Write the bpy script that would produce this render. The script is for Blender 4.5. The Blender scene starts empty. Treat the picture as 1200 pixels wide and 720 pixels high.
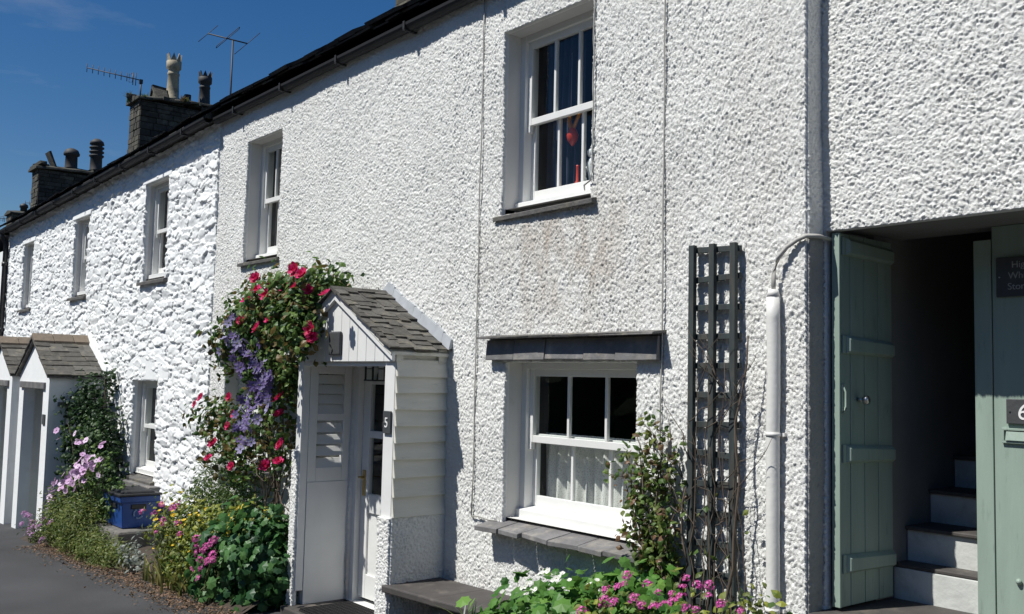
import bpy, math, random
import numpy as np
from mathutils import Vector, Matrix

C = bpy.context.scene.collection
SC = bpy.context.scene
R = math.radians
rnd = random.Random(11)

# ------------------------------------------------------------------ materials
def new_mat(name):
    m = bpy.data.materials.new(name); m.use_nodes = True
    nt = m.node_tree
    return m, nt, nt.nodes['Principled BSDF']

def mat(name, col, rough=.7, var=.12, scale=6., bump=0., bscale=60., metallic=0., island=0., spec=.5, col2=None, c2scale=3., c2lo=.5, c2hi=.65, stretch=None):
    """procedural paint / stone / metal: base colour mottled by noise, optional second colour in patches, optional per-piece variation"""
    m, nt, b = new_mat(name)
    N, L = nt.nodes, nt.links
    tc = N.new('ShaderNodeTexCoord'); src = tc.outputs['Object']
    if stretch:
        mp = N.new('ShaderNodeMapping'); mp.inputs['Scale'].default_value = stretch
        L.new(src, mp.inputs[0]); src = mp.outputs[0]
    n = N.new('ShaderNodeTexNoise'); n.inputs['Scale'].default_value = scale; n.inputs['Detail'].default_value = 6
    L.new(src, n.inputs['Vector'])
    mr = N.new('ShaderNodeMapRange'); mr.inputs[1].default_value = .25; mr.inputs[2].default_value = .75
    mr.inputs[3].default_value = 1 - var; mr.inputs[4].default_value = 1 + var
    L.new(n.outputs['Fac'], mr.inputs[0])
    val = mr.outputs[0]
    if island:
        g = N.new('ShaderNodeNewGeometry')
        m2 = N.new('ShaderNodeMapRange'); m2.inputs[3].default_value = 1 - island; m2.inputs[4].default_value = 1 + island
        L.new(g.outputs['Random Per Island'], m2.inputs[0])
        mu = N.new('ShaderNodeMath'); mu.operation = 'MULTIPLY'
        L.new(val, mu.inputs[0]); L.new(m2.outputs[0], mu.inputs[1]); val = mu.outputs[0]
    base = N.new('ShaderNodeMix'); base.data_type = 'RGBA'
    base.inputs['A'].default_value = (*col, 1); base.inputs['B'].default_value = (*(col2 or col), 1); base.inputs['Factor'].default_value = 0
    if col2:
        n2 = N.new('ShaderNodeTexNoise'); n2.inputs['Scale'].default_value = c2scale; n2.inputs['Detail'].default_value = 8; n2.inputs['Roughness'].default_value = .65
        L.new(src, n2.inputs['Vector'])
        r2 = N.new('ShaderNodeMapRange'); r2.inputs[1].default_value = c2lo; r2.inputs[2].default_value = c2hi
        L.new(n2.outputs['Fac'], r2.inputs[0]); L.new(r2.outputs[0], base.inputs['Factor'])
    vm = N.new('ShaderNodeVectorMath'); vm.operation = 'SCALE'
    L.new(base.outputs['Result'], vm.inputs[0]); L.new(val, vm.inputs['Scale'])
    L.new(vm.outputs[0], b.inputs['Base Color'])
    b.inputs['Roughness'].default_value = rough; b.inputs['Metallic'].default_value = metallic
    b.inputs['Specular IOR Level'].default_value = spec
    if bump:
        nb = N.new('ShaderNodeTexNoise'); nb.inputs['Scale'].default_value = bscale; nb.inputs['Detail'].default_value = 5
        L.new(src, nb.inputs['Vector'])
        bp = N.new('ShaderNodeBump'); bp.inputs['Strength'].default_value = bump; bp.inputs['Distance'].default_value = .01
        L.new(nb.outputs['Fac'], bp.inputs['Height']); L.new(bp.outputs[0], b.inputs['Normal'])
    return m

def leaf_mat(name, col, trans=.35, rough=.45, island=.35):
    m, nt, b = new_mat(name)
    N, L = nt.nodes, nt.links
    g = N.new('ShaderNodeNewGeometry')
    hs = N.new('ShaderNodeHueSaturation'); hs.inputs['Color'].default_value = (*col, 1)
    r1 = N.new('ShaderNodeMapRange'); r1.inputs[3].default_value = 1 - island; r1.inputs[4].default_value = 1 + island
    r2 = N.new('ShaderNodeMapRange'); r2.inputs[3].default_value = .515; r2.inputs[4].default_value = .48
    L.new(g.outputs['Random Per Island'], r1.inputs[0]); L.new(g.outputs['Random Per Island'], r2.inputs[0])
    L.new(r1.outputs[0], hs.inputs['Value']); L.new(r2.outputs[0], hs.inputs['Hue'])
    L.new(hs.outputs[0], b.inputs['Base Color'])
    b.inputs['Roughness'].default_value = rough; b.inputs['Specular IOR Level'].default_value = .35
    t = N.new('ShaderNodeBsdfTranslucent'); L.new(hs.outputs[0], t.inputs[0])
    mx = N.new('ShaderNodeMixShader'); mx.inputs[0].default_value = trans
    L.new(b.outputs[0], mx.inputs[1]); L.new(t.outputs[0], mx.inputs[2])
    L.new(mx.outputs[0], N['Material Output'].inputs[0])
    return m

def glass_mat(name, tint=(.93, .96, .95)):
    m, nt, b = new_mat(name)
    N, L = nt.nodes, nt.links
    N.remove(b)
    tr = N.new('ShaderNodeBsdfTransparent'); tr.inputs[0].default_value = (*tint, 1)
    gl = N.new('ShaderNodeBsdfGlossy'); gl.inputs['Roughness'].default_value = .015
    fr = N.new('ShaderNodeFresnel'); fr.inputs[0].default_value = 1.5
    ge = N.new('ShaderNodeNewGeometry'); io = N.new('ShaderNodeMapRange'); io.inputs[3].default_value = 1.5; io.inputs[4].default_value = 1 / 1.5
    L.new(ge.outputs['Backfacing'], io.inputs[0]); L.new(io.outputs[0], fr.inputs[0])
    nz = N.new('ShaderNodeTexNoise'); nz.inputs['Scale'].default_value = 3.5
    tc = N.new('ShaderNodeTexCoord'); L.new(tc.outputs['Object'], nz.inputs['Vector'])
    bp = N.new('ShaderNodeBump'); bp.inputs['Strength'].default_value = .12; bp.inputs['Distance'].default_value = .01
    L.new(nz.outputs['Fac'], bp.inputs['Height']); L.new(bp.outputs[0], gl.inputs['Normal'])
    mx = N.new('ShaderNodeMixShader')
    L.new(fr.outputs[0], mx.inputs[0]); L.new(tr.outputs[0], mx.inputs[1]); L.new(gl.outputs[0], mx.inputs[2])
    L.new(mx.outputs[0], N['Material Output'].inputs[0])
    return m

def lace_mat(name, col=(.85, .84, .8), opacity=.62, pattern=40.):
    m, nt, b = new_mat(name)
    N, L = nt.nodes, nt.links
    b.inputs['Base Color'].default_value = (*col, 1); b.inputs['Roughness'].default_value = .9
    tc = N.new('ShaderNodeTexCoord')
    v = N.new('ShaderNodeTexVoronoi'); v.feature = 'DISTANCE_TO_EDGE'; v.inputs['Scale'].default_value = pattern
    L.new(tc.outputs['Object'], v.inputs['Vector'])
    r = N.new('ShaderNodeMapRange'); r.inputs[1].default_value = .0; r.inputs[2].default_value = .3
    r.inputs[3].default_value = min(1, opacity + .3); r.inputs[4].default_value = opacity - .2
    L.new(v.outputs['Distance'], r.inputs[0])
    t = N.new('ShaderNodeBsdfTransparent')
    mx = N.new('ShaderNodeMixShader')
    L.new(r.outputs[0], mx.inputs[0]); L.new(t.outputs[0], mx.inputs[1]); L.new(b.outputs[0], mx.inputs[2])
    L.new(mx.outputs[0], N['Material Output'].inputs[0])
    return m

M = {}
M['roughcast'] = mat('roughcast', (.785, .785, .755), .95, .06, 1.3, bump=.75, bscale=230, spec=.2, col2=(.72, .705, .665), c2scale=.9, c2lo=.56, c2hi=.78)
M['rubble'] = mat('painted_rubble', (.80, .81, .80), .85, .05, 2.5, bump=.2, bscale=60, spec=.3, col2=(.70, .70, .68), c2scale=4, c2lo=.55, c2hi=.8)
M['white'] = mat('white_gloss_paint', (.74, .74, .715), .4, .04, 7, bump=.04, bscale=30)
M['old_white'] = mat('weathered_white_board', (.66, .64, .56), .75, .08, 9, bump=.15, bscale=50, col2=(.42, .40, .35), c2scale=12, c2lo=.60, c2hi=.8, stretch=(1, .35, 1.6))
M['reveal'] = mat('smooth_painted_render', (.62, .61, .585), .85, .05, 5, bump=.12, bscale=30, spec=.2, col2=(.5, .48, .44), c2scale=6, c2lo=.62, c2hi=.85)
M['slate'] = mat('roof_slate', (.105, .10, .095), .75, .28, 14, bump=.5, bscale=55, island=.35, col2=(.19, .175, .13), c2scale=8, c2lo=.5, c2hi=.7)
M['brown_slate'] = mat('lichened_roof_slate', (.082, .077, .067), .85, .3, 14, bump=.5, bscale=55, island=.32, col2=(.14, .128, .095), c2scale=9, c2lo=.5, c2hi=.7)
M['sill_slate'] = mat('sill_slate', (.16, .155, .155), .6, .25, 10, bump=.35, bscale=40, island=.22, col2=(.26, .24, .21), c2scale=7, c2lo=.5, c2hi=.68)
M['dark_slate'] = mat('dark_eaves_slate', (.022, .021, .020), .8, .3, 14, bump=.5, bscale=50, island=.3, col2=(.04, .038, .03), c2scale=9)
M['ridge'] = mat('ridge_stone', (.19, .15, .11), .9, .2, 12, bump=.4, bscale=40, island=.2)
M['shaded_render'] = mat('dirty_shaded_roughcast', (.36, .355, .34), .95, .12, 3, bump=.6, bscale=120, spec=.2)  # dirty roughcast with the shade of the entry recess put into its colour
M['limewash'] = mat('limewashed_wall', (.80, .81, .80), .9, .05, 4, bump=.35, bscale=22, spec=.2, col2=(.66, .66, .63), c2scale=3, c2lo=.6, c2hi=.85)
M['lead'] = mat('lead_flashing', (.36, .38, .40), .55, .15, 10, bump=.1, bscale=25)
M['chim'] = mat('chimney_slate_stone', (.055, .050, .040), .9, .3, 12, bump=.5, bscale=45, island=.4, col2=(.09, .085, .06), c2scale=6)
M['mortar'] = mat('chimney_mortar', (.055, .052, .042), .95, .2, 10, bump=.5, bscale=35, col2=(.035, .04, .025), c2scale=5)
M['buff'] = mat('buff_clay_pot', (.36, .31, .22), .8, .15, 9, bump=.15, bscale=30, col2=(.22, .2, .14), c2scale=6)
M['sooty'] = mat('sooty_clay_pot', (.035, .033, .032), .7, .3, 9, bump=.15, bscale=30)
M['black'] = mat('black_painted_metal', (.018, .018, .02), .45, .2, 8, bump=.06, bscale=30)
M['gutter'] = mat('gutter_iron', (.010, .010, .011), .7, .25, 6, bump=.1, bscale=30)
M['alu'] = mat('weathered_aerial', (.03, .03, .033), .6, .15, 12)
M['sage'] = mat('sage_green_paint', (.27, .345, .29), .55, .10, 4, bump=.16, bscale=26, col2=(.16, .21, .175), c2scale=9, c2lo=.58, c2hi=.78, stretch=(3, 3, .45))
M['trellis'] = mat('stained_trellis_wood', (.032, .042, .042), .7, .3, 9, bump=.25, bscale=50, col2=(.075, .065, .05), c2scale=5, c2lo=.5, c2hi=.7, stretch=(3, 3, .5))
M['pipe'] = mat('painted_pipe', (.70, .69, .65), .55, .06, 5, bump=.18, bscale=35)
M['cable'] = mat('painted_cable', (.40, .39, .36), .7, .15, 9)
M['tarmac'] = mat('tarmac', (.043, .043, .045), .9, .38, .9, bump=.7, bscale=140, col2=(.07, .068, .064), c2scale=60, c2lo=.55, c2hi=.7)
M['soil'] = mat('dark_soil', (.045, .033, .024), .95, .3, 12, bump=.8, bscale=40)
M['slab'] = mat('slate_slab', (.062, .056, .052), .7, .22, 5, bump=.3, bscale=28, col2=(.14, .12, .10), c2scale=4, c2lo=.52, c2hi=.7)
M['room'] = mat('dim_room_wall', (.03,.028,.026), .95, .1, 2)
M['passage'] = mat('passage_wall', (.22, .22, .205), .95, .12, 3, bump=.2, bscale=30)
M['riser'] = mat('painted_step_riser', (.55, .56, .53), .85, .14, 7, bump=.3, bscale=30, col2=(.36, .36, .33), c2scale=6, c2lo=.55, c2hi=.75)
M['glass'] = glass_mat('window_glass')
M['lace'] = lace_mat('lace_net', (.80, .79, .75), .9, 75.)
M['curtain'] = mat('dark_blue_curtain', (.035, .045, .08), .9, .2, 6)
M['pale_curtain'] = mat('pale_curtain', (.42, .38, .35), .9, .12, 6)
M['brass'] = mat('brass', (.55, .40, .15), .3, .1, 8, metallic=1)
M['chrome'] = mat('nickel_ironmongery', (.55, .55, .52), .3, .1, 8, metallic=1)
M['plate_slate'] = mat('slate_plaque', (.055, .058, .06), .55, .15, 12, bump=.15, bscale=50)
M['letter'] = mat('lettering_paint', (.78, .78, .76), .6, .05, 12)
M['grey_letter'] = mat('carved_grey_lettering', (.34, .34, .34), .7, .1, 12)
M['blue'] = mat('blue_plastic', (.014, .062, .25), .38, .12, 4, bump=.05, bscale=12)
M['blackplastic'] = mat('black_plastic', (.016, .016, .018), .5, .2, 5, bump=.08, bscale=25)
M['faded'] = mat('faded_print', (.16, .25, .42), .5, .15, 30)
M['rubber'] = mat('rubber', (.014, .013, .013), .7, .25, 15, bump=.2, bscale=40)
M['stone'] = mat('garden_stone', (.14, .13, .12), .9, .25, 7, bump=.6, bscale=25, col2=(.08, .085, .06), c2scale=6)
M['bark'] = mat('twig_bark', (.10, .075, .055), .9, .3, 14)
M['stem'] = mat('green_stem', (.10, .12, .045), .8, .3, 14)
M['litter'] = leaf_mat('dead_leaf', (.17, .115, .07), .2, .9, .7)
M['porcelain'] = mat('porcelain', (.75, .75, .75), .2, .03, 9)
M['red_orn'] = mat('red_glass_ornament', (.55, .05, .02), .3, .2, 9)
for k, c in dict(rose_leaf=(.105, .185, .042), rose_dark=(.045, .10, .028), rose_bronze=(.14, .11, .035), ivy=(.022, .055, .018), ivy_b=(.035, .075, .022),
                 lush=(.075, .20, .035), lush_b=(.11, .25, .05), mid=(.10, .17, .04), lime=(.24, .28, .05), ger=(.065, .17, .05), ger_b=(.03, .085, .035),
                 fine=(.11, .165, .035), fine_b=(.17, .20, .05), silver=(.28, .31, .27), strap=(.26, .24, .08), strap_b=(.11, .15, .04), weed=(.13, .17, .04), weed_b=(.16, .10, .05)).items():
    M[k] = leaf_mat(k + '_leaf', c)
for k, c in dict(rose=(.58, .02, .10), rose_b=(.66, .06, .17), purple=(.16, .11, .27), purple_b=(.33, .285, .46), lilac=(.66, .42, .64), lilac_b=(.76, .60, .74), pink=(.66, .11, .40), pink_b=(.74, .20, .48),
                 yellow=(.72, .55, .04), whitef=(.80, .80, .74), mauve=(.52, .26, .50)).items():
    M[k] = leaf_mat(k + '_petal', c, .3, .6, .18)

def stain(m, c, boxes):
    """weather stains of their own shape: brown runs inside soft-edged areas (object space x, z)"""
    nt = m.node_tree; N, L = nt.nodes, nt.links; b = N['Principled BSDF']; src = b.inputs['Base Color'].links[0].from_socket
    tc = N.new('ShaderNodeTexCoord'); sp = N.new('ShaderNodeSeparateXYZ'); L.new(tc.outputs['Object'], sp.inputs[0])
    mp = N.new('ShaderNodeMapping'); mp.inputs['Scale'].default_value = (3.2, 1, 1.1); L.new(tc.outputs['Object'], mp.inputs[0])
    n = N.new('ShaderNodeTexNoise'); n.inputs['Scale'].default_value = 1.6; n.inputs['Detail'].default_value = 9; n.inputs['Roughness'].default_value = .7; L.new(mp.outputs[0], n.inputs['Vector'])
    def M_(op, a, b_, clamp=False):
        q = N.new('ShaderNodeMath'); q.operation = op; q.use_clamp = clamp
        for i, v in enumerate((a, b_)):
            if isinstance(v, (int, float)): q.inputs[i].default_value = v
            else: L.new(v, q.inputs[i])
        return q.outputs[0]
    tot = None
    for (x, z, rx, rz, k) in boxes:
        dx = M_('ABSOLUTE', M_('DIVIDE', M_('SUBTRACT', sp.outputs['X'], x), rx), 0); dz = M_('ABSOLUTE', M_('DIVIDE', M_('SUBTRACT', sp.outputs['Z'], z), rz), 0)
        f = M_('SUBTRACT', 1.15, M_('SQRT', M_('ADD', M_('POWER', dx, 2), M_('POWER', dz, 2)), 0)); f = M_('MULTIPLY', f, k, True)
        tot = f if tot is None else M_('MAXIMUM', tot, f)
    r = N.new('ShaderNodeMapRange'); r.inputs[1].default_value = .40; r.inputs[2].default_value = .66; L.new(n.outputs['Fac'], r.inputs[0])
    fac = M_('MULTIPLY', tot, r.outputs[0], True)
    mx = N.new('ShaderNodeMix'); mx.data_type = 'RGBA'; L.new(fac, mx.inputs['Factor']); L.new(src, mx.inputs['A']); mx.inputs['B'].default_value = (*c, 1)
    L.new(mx.outputs['Result'], b.inputs['Base Color']); return m
M['stained'] = stain(mat('roughcast_weathered', (.785, .785, .755), .95, .06, 1.3, bump=.75, bscale=230, spec=.2, col2=(.72, .705, .665), c2scale=.9, c2lo=.56, c2hi=.78), (.46, .39, .32),
    [(2.05, 2.75, 1.0, .60, 1.0), (-1.2, .1, 8, .55, .8), (-2.6, 3.0, .8, .5, .4), (3.6, 2.8, .3, 2.4, .22)])

# ------------------------------------------------------------------ mesh helpers
def wloc(o):
    v = Vector((0, 0, 0))
    while o is not None:
        v += o.location; o = o.parent
    return v

def link(name, me, parent=None, mats=()):
    for m in mats: me.materials.append(m)
    o = bpy.data.objects.new(name, me); C.objects.link(o)
    if parent is not None: o.parent = parent
    return o

def tag(o, label=None, cat=None, group=None, kind=None):
    if label: o['label'] = label
    if cat: o['category'] = cat
    if group: o['group'] = group
    if kind: o['kind'] = kind
    return o

def thing(name, label, cat, loc=(0, 0, 0), group=None):
    o = bpy.data.objects.new(name, None); o.empty_display_size = .2
    C.objects.link(o); o.location = loc
    return tag(o, label, cat, group)

class MB:
    def __init__(s): s.v = []; s.f = []; s.m = []; s.smooth = []
    def add(s, vs, fs, mi=0, sm=False):
        b = len(s.v); s.v += [tuple(v) for v in vs]
        for f in fs: s.f.append(tuple(b + i for i in f)); s.m.append(mi); s.smooth.append(sm)
    def hexa(s, p, mi=0):   # p: 4 bottom (ccw from above) + 4 top
        s.add(p, [(3, 2, 1, 0), (4, 5, 6, 7), (0, 1, 5, 4), (1, 2, 6, 5), (2, 3, 7, 6), (3, 0, 4, 7)], mi)
    def box(s, x0, x1, y0, y1, z0, z1, mi=0):
        s.hexa([(x0, y0, z0), (x1, y0, z0), (x1, y1, z0), (x0, y1, z0), (x0, y0, z1), (x1, y0, z1), (x1, y1, z1), (x0, y1, z1)], mi)
    def prism(s, poly, d, mi=0):  # poly: list of 3d points (planar), extruded along vector d
        n = len(poly); d = Vector(d)
        vs = [Vector(p) for p in poly] + [Vector(p) + d for p in poly]
        s.add(vs, [tuple(range(n))[::-1], tuple(range(n, 2 * n))] + [(i, (i + 1) % n, n + (i + 1) % n, n + i) for i in range(n)], mi)
    def tube(s, pts, r, n=8, mi=0, cap=True):
        pts = [Vector(p) for p in pts]
        rs = r if isinstance(r, (list, tuple)) else [r] * len(pts)
        vs = []; up = Vector((0, 0, 1))
        for i, p in enumerate(pts):
            t = (pts[min(i + 1, len(pts) - 1)] - pts[max(i - 1, 0)]).normalized()
            a = t.cross(up if abs(t.z) < .95 else Vector((1, 0, 0))).normalized(); b = t.cross(a)
            for k in range(n):
                an = 2 * math.pi * k / n
                vs.append(p + (a * math.cos(an) + b * math.sin(an)) * rs[i])
        fs = []
        for i in range(len(pts) - 1):
            for k in range(n):
                fs.append((i * n + k, i * n + (k + 1) % n, (i + 1) * n + (k + 1) % n, (i + 1) * n + k))
        s.add(vs, fs, mi, True)
        if cap:
            b = len(s.v) - len(vs)
            s.f.append(tuple(b + k for k in range(n))[::-1]); s.m.append(mi); s.smooth.append(False)
            e = b + (len(pts) - 1) * n
            s.f.append(tuple(e + k for k in range(n))); s.m.append(mi); s.smooth.append(False)
    def lathe(s, prof, c, n=20, mi=0, closed=True):   # prof: (r, z) list
        vs = []; c = Vector(c)
        for r, z in prof:
            for k in range(n):
                a = 2 * math.pi * k / n
                vs.append((c.x + r * math.cos(a), c.y + r * math.sin(a), c.z + z))
        fs = []
        for i in range(len(prof) - 1):
            for k in range(n):
                fs.append((i * n + k, i * n + (k + 1) % n, (i + 1) * n + (k + 1) % n, (i + 1) * n + k))
        s.add(vs, fs, mi, True)
        if closed:
            b = len(s.v) - len(vs); e = b + (len(prof) - 1) * n
            for f in (tuple(b + k for k in range(n))[::-1], tuple(e + k for k in range(n))):
                s.f.append(f); s.m.append(mi); s.smooth.append(False)
    def build(s, name, mats, parent=None, bevel=0, smooth=None):
        if not isinstance(mats, (list, tuple)): mats = [mats]
        off = wloc(parent) if parent is not None else Vector((0, 0, 0))
        me = bpy.data.meshes.new(name)
        me.from_pydata([(v[0] - off.x, v[1] - off.y, v[2] - off.z) for v in s.v], [], s.f)
        me.polygons.foreach_set('material_index', s.m)
        me.polygons.foreach_set('use_smooth', s.smooth if smooth is None else [smooth] * len(s.f))
        me.update()
        o = link(name, me, parent, mats)
        if bevel:
            b = o.modifiers.new('bevel', 'BEVEL'); b.width = bevel; b.segments = 2; b.limit_method = 'ANGLE'; b.angle_limit = R(40)
        return o

def np_mesh(name, V, F, mats, parent=None, smooth=False, mi=None):
    """V (n,3) array, F (m,k) array of equal-sized faces"""
    if not isinstance(mats, (list, tuple)): mats = [mats]
    off = wloc(parent) if parent is not None else Vector((0, 0, 0))
    V = np.asarray(V, np.float32) - np.array(off, np.float32)
    F = np.asarray(F, np.int32); m, k = F.shape
    me = bpy.data.meshes.new(name)
    me.vertices.add(len(V)); me.vertices.foreach_set('co', V.ravel())
    me.loops.add(m * k); me.loops.foreach_set('vertex_index', F.ravel())
    me.polygons.add(m); me.polygons.foreach_set('loop_start', np.arange(0, m * k, k, dtype=np.int32))
    me.polygons.foreach_set('loop_total', np.full(m, k, np.int32))
    me.polygons.foreach_set('use_smooth', np.full(m, smooth, bool))
    if mi is not None: me.polygons.foreach_set('material_index', np.asarray(mi, np.int32))
    me.update(calc_edges=True); me.validate()
    return link(name, me, parent, mats)

# ------------------------------------------------------------------ noise for real relief
def vnoise(x, y, seed):
    rg = np.random.RandomState(seed); T = rg.rand(256, 256)
    xi = np.floor(x).astype(int); yi = np.floor(y).astype(int); fx = x - xi; fy = y - yi
    fx = fx * fx * (3 - 2 * fx); fy = fy * fy * (3 - 2 * fy)
    a = T[xi % 256, yi % 256]; b = T[(xi + 1) % 256, yi % 256]; c = T[xi % 256, (yi + 1) % 256]; d = T[(xi + 1) % 256, (yi + 1) % 256]
    return (a * (1 - fx) + b * fx) * (1 - fy) + (c * (1 - fx) + d * fx) * fy - .5

def lumps(u, v, cell, seed, rmin, rmax):
    """overlapping domes of random size: the thrown aggregate of roughcast"""
    rg = np.random.RandomState(seed); n = 512
    JX, JY, RR, HH = rg.rand(n, n), rg.rand(n, n), rg.uniform(rmin, rmax, (n, n)), rg.uniform(.45, 1, (n, n))
    a, b = u / cell, v / cell; ai = np.floor(a).astype(int); bi = np.floor(b).astype(int)
    h = np.zeros_like(u)
    for i in (-1, 0, 1):
        for j in (-1, 0, 1):
            ci, cj = (ai + i) % n, (bi + j) % n
            d2 = (a - ai - i - JX[ci, cj]) ** 2 + (b - bi - j - JY[ci, cj]) ** 2
            h = np.maximum(h, HH[ci, cj] * np.sqrt(np.clip(1 - d2 / RR[ci, cj] ** 2, 0, 1)))
    return h

def roughcast_h(u, v, seed=1, k=1.):
    wu = u + .007 * vnoise(u / .017, v / .017, seed + 1) + .004 * vnoise(u / .007, v / .007, seed + 2)
    wv = v + .007 * vnoise(u / .017, v / .017, seed + 3) + .004 * vnoise(u / .007, v / .007 + 5, seed + 4)
    dens = .75 + .7 * vnoise(u / .30, v / .26, seed + 11) + .35 * vnoise(u / .09, v / .08, seed + 12)     # thin and thick throws
    h = .0082 * lumps(wu, wv, .0145, seed, .30, .78) * (.55 + .6 * dens) + .0058 * lumps(wu + .3, wv + .1, .0085, seed + 7, .35, .8)
    h = h + .0045 * vnoise(u / .008, v / .008, seed + 5) + .005 * vnoise(u / .034, v / .03, seed + 6)
    return k * (1.1 * h + .016 * vnoise(u / .55, v / .45, seed + 9) + .006)

def rubble_h(u, v, seed=5):
    """random rubble: flat-faced stones of mixed size roughly coursed, each tilted, under thick paint"""
    wu = u + .05 * vnoise(u / .16, v / .10, seed + 1) + .016 * vnoise(u / .05, v / .04, seed + 2)
    wv = v + .035 * vnoise(u / .25, v / .12, seed + 3) + .012 * vnoise(u / .05, v / .04, seed + 4)
    n = 256; rg = np.random.RandomState(seed)
    JX, JY, W, H, TX, TY = rg.rand(n, n), .22 + .56 * rg.rand(n, n), rg.rand(n, n) ** 3 * 1.0, rg.rand(n, n), rg.uniform(-1, 1, (n, n)), rg.uniform(-1, 1, (n, n))
    cu, cv = .160, .060
    a, b = wu / cu, wv / cv; ai = np.floor(a).astype(int); bi = np.floor(b).astype(int)
    F1 = np.full(u.shape, 9.); F2 = F1.copy(); hh = np.zeros_like(u)
    for i in (-2, -1, 0, 1, 2):
        for j in (-2, -1, 0, 1, 2):
            ci, cj = (ai + i) % n, (bi + j) % n
            dx = a - ai - i - JX[ci, cj]; dy = b - bi - j - JY[ci, cj]
            d = np.maximum(np.abs(dx), np.abs(dy)) * .6 + np.sqrt(dx * dx + dy * dy) * .4 - W[ci, cj]
            lt = d < F1
            F2 = np.where(lt, F1, np.minimum(F2, d))
            hh = np.where(lt, .016 + .020 * H[ci, cj] + .014 * TX[ci, cj] * dx + .013 * TY[ci, cj] * dy, hh)
            F1 = np.where(lt, d, F1)
    e = np.clip((F2 - F1) / .15, 0, 1); e = 1 - (1 - e) ** 1.6
    return hh * (.08 + .92 * e) + .009 * vnoise(u / .09, v / .04, seed + 6) * e + .003 * vnoise(u / .03, v / .02, seed + 7) + .02 * vnoise(u / .8, v / .6, seed + 8) + .006

def relief(name, parent, m, O, U, V, Nn, ur, vr, sp, hf, holes=(), skirt=.03, smooth=True, fine_u=None):
    """a wall sheet with true relief. O origin, U V unit axes, Nn outward normal; holes are (u0,u1,v0,v1)"""
    def lines(r, cuts, fu=False):
        c = sorted({r[0], r[1], *[q for q in cuts if r[0] < q < r[1]]}); out = []
        for p, q in zip(c[:-1], c[1:]):
            s = fine_u[1] if (fu and fine_u and (p + q) / 2 > fine_u[0]) else sp
            k = max(1, int(round((q - p) / s))); out.append(np.linspace(p, q, k + 1)[:-1])
        return np.concatenate(out + [[c[-1]]])
    us = lines(ur, [h[0] for h in holes] + [h[1] for h in holes] + ([fine_u[0]] if fine_u else []), True)
    vs = lines(vr, [h[2] for h in holes] + [h[3] for h in holes])
    A, B = np.meshgrid(us, vs, indexing='ij'); nu, nv = A.shape
    H = hf(A, B)
    O, U, V, Nn = map(np.array, (O, U, V, Nn))
    P = O + A[..., None] * U + B[..., None] * V
    front = (P + H[..., None] * Nn).reshape(-1, 3); back = (P - skirt * Nn).reshape(-1, 3)
    cu = (us[:-1] + us[1:]) / 2; cv = (vs[:-1] + vs[1:]) / 2
    mask = np.ones((nu - 1, nv - 1), bool)
    for h in holes:
        mask &= ~(((cu > h[0]) & (cu < h[1]))[:, None] & ((cv > h[2]) & (cv < h[3]))[None, :])
    idx = np.arange(nu * nv).reshape(nu, nv)
    q = np.stack([idx[:-1, :-1], idx[1:, :-1], idx[1:, 1:], idx[:-1, 1:]], -1)
    flip = np.dot(np.cross(U, V), Nn) < 0
    faces = [q[mask]]
    pad = np.pad(mask, 1)
    core = pad[1:-1, 1:-1]
    nb = nu * nv
    for (nm, e0, e1) in ((pad[:-2, 1:-1], 3, 0), (pad[2:, 1:-1], 1, 2), (pad[1:-1, :-2], 0, 1), (pad[1:-1, 2:], 2, 3)):
        k = core & ~nm
        if k.any():
            a, b = q[k][:, e0], q[k][:, e1]
            faces.append(np.stack([b, a, a + nb, b + nb], -1))
    F = np.concatenate(faces)
    if flip: F = F[:, ::-1]
    VV = np.concatenate([front, back]); used = np.unique(F); rm = np.full(len(VV), -1); rm[used] = np.arange(len(used))
    return np_mesh(name, VV[used], rm[F], m, parent, smooth)

def text_mesh(name, s, size, loc, m, parent, align='LEFT', spacing=1., depth=.002):
    cu = bpy.data.curves.new(name, 'FONT'); cu.body = s; cu.size = size; cu.align_x = align; cu.space_line = spacing; cu.extrude = depth
    t = bpy.data.objects.new(name + '_src', cu); C.objects.link(t)
    bpy.context.view_layer.update()
    me = bpy.data.meshes.new_from_object(t.evaluated_get(bpy.context.evaluated_depsgraph_get()))
    bpy.data.objects.remove(t)
    me.transform(Matrix.Translation(Vector(loc) - wloc(parent)) @ Matrix.Rotation(R(90), 4, 'X'))
    me.name = name; me.materials.clear()
    return link(name, me, parent, [m])

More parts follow.
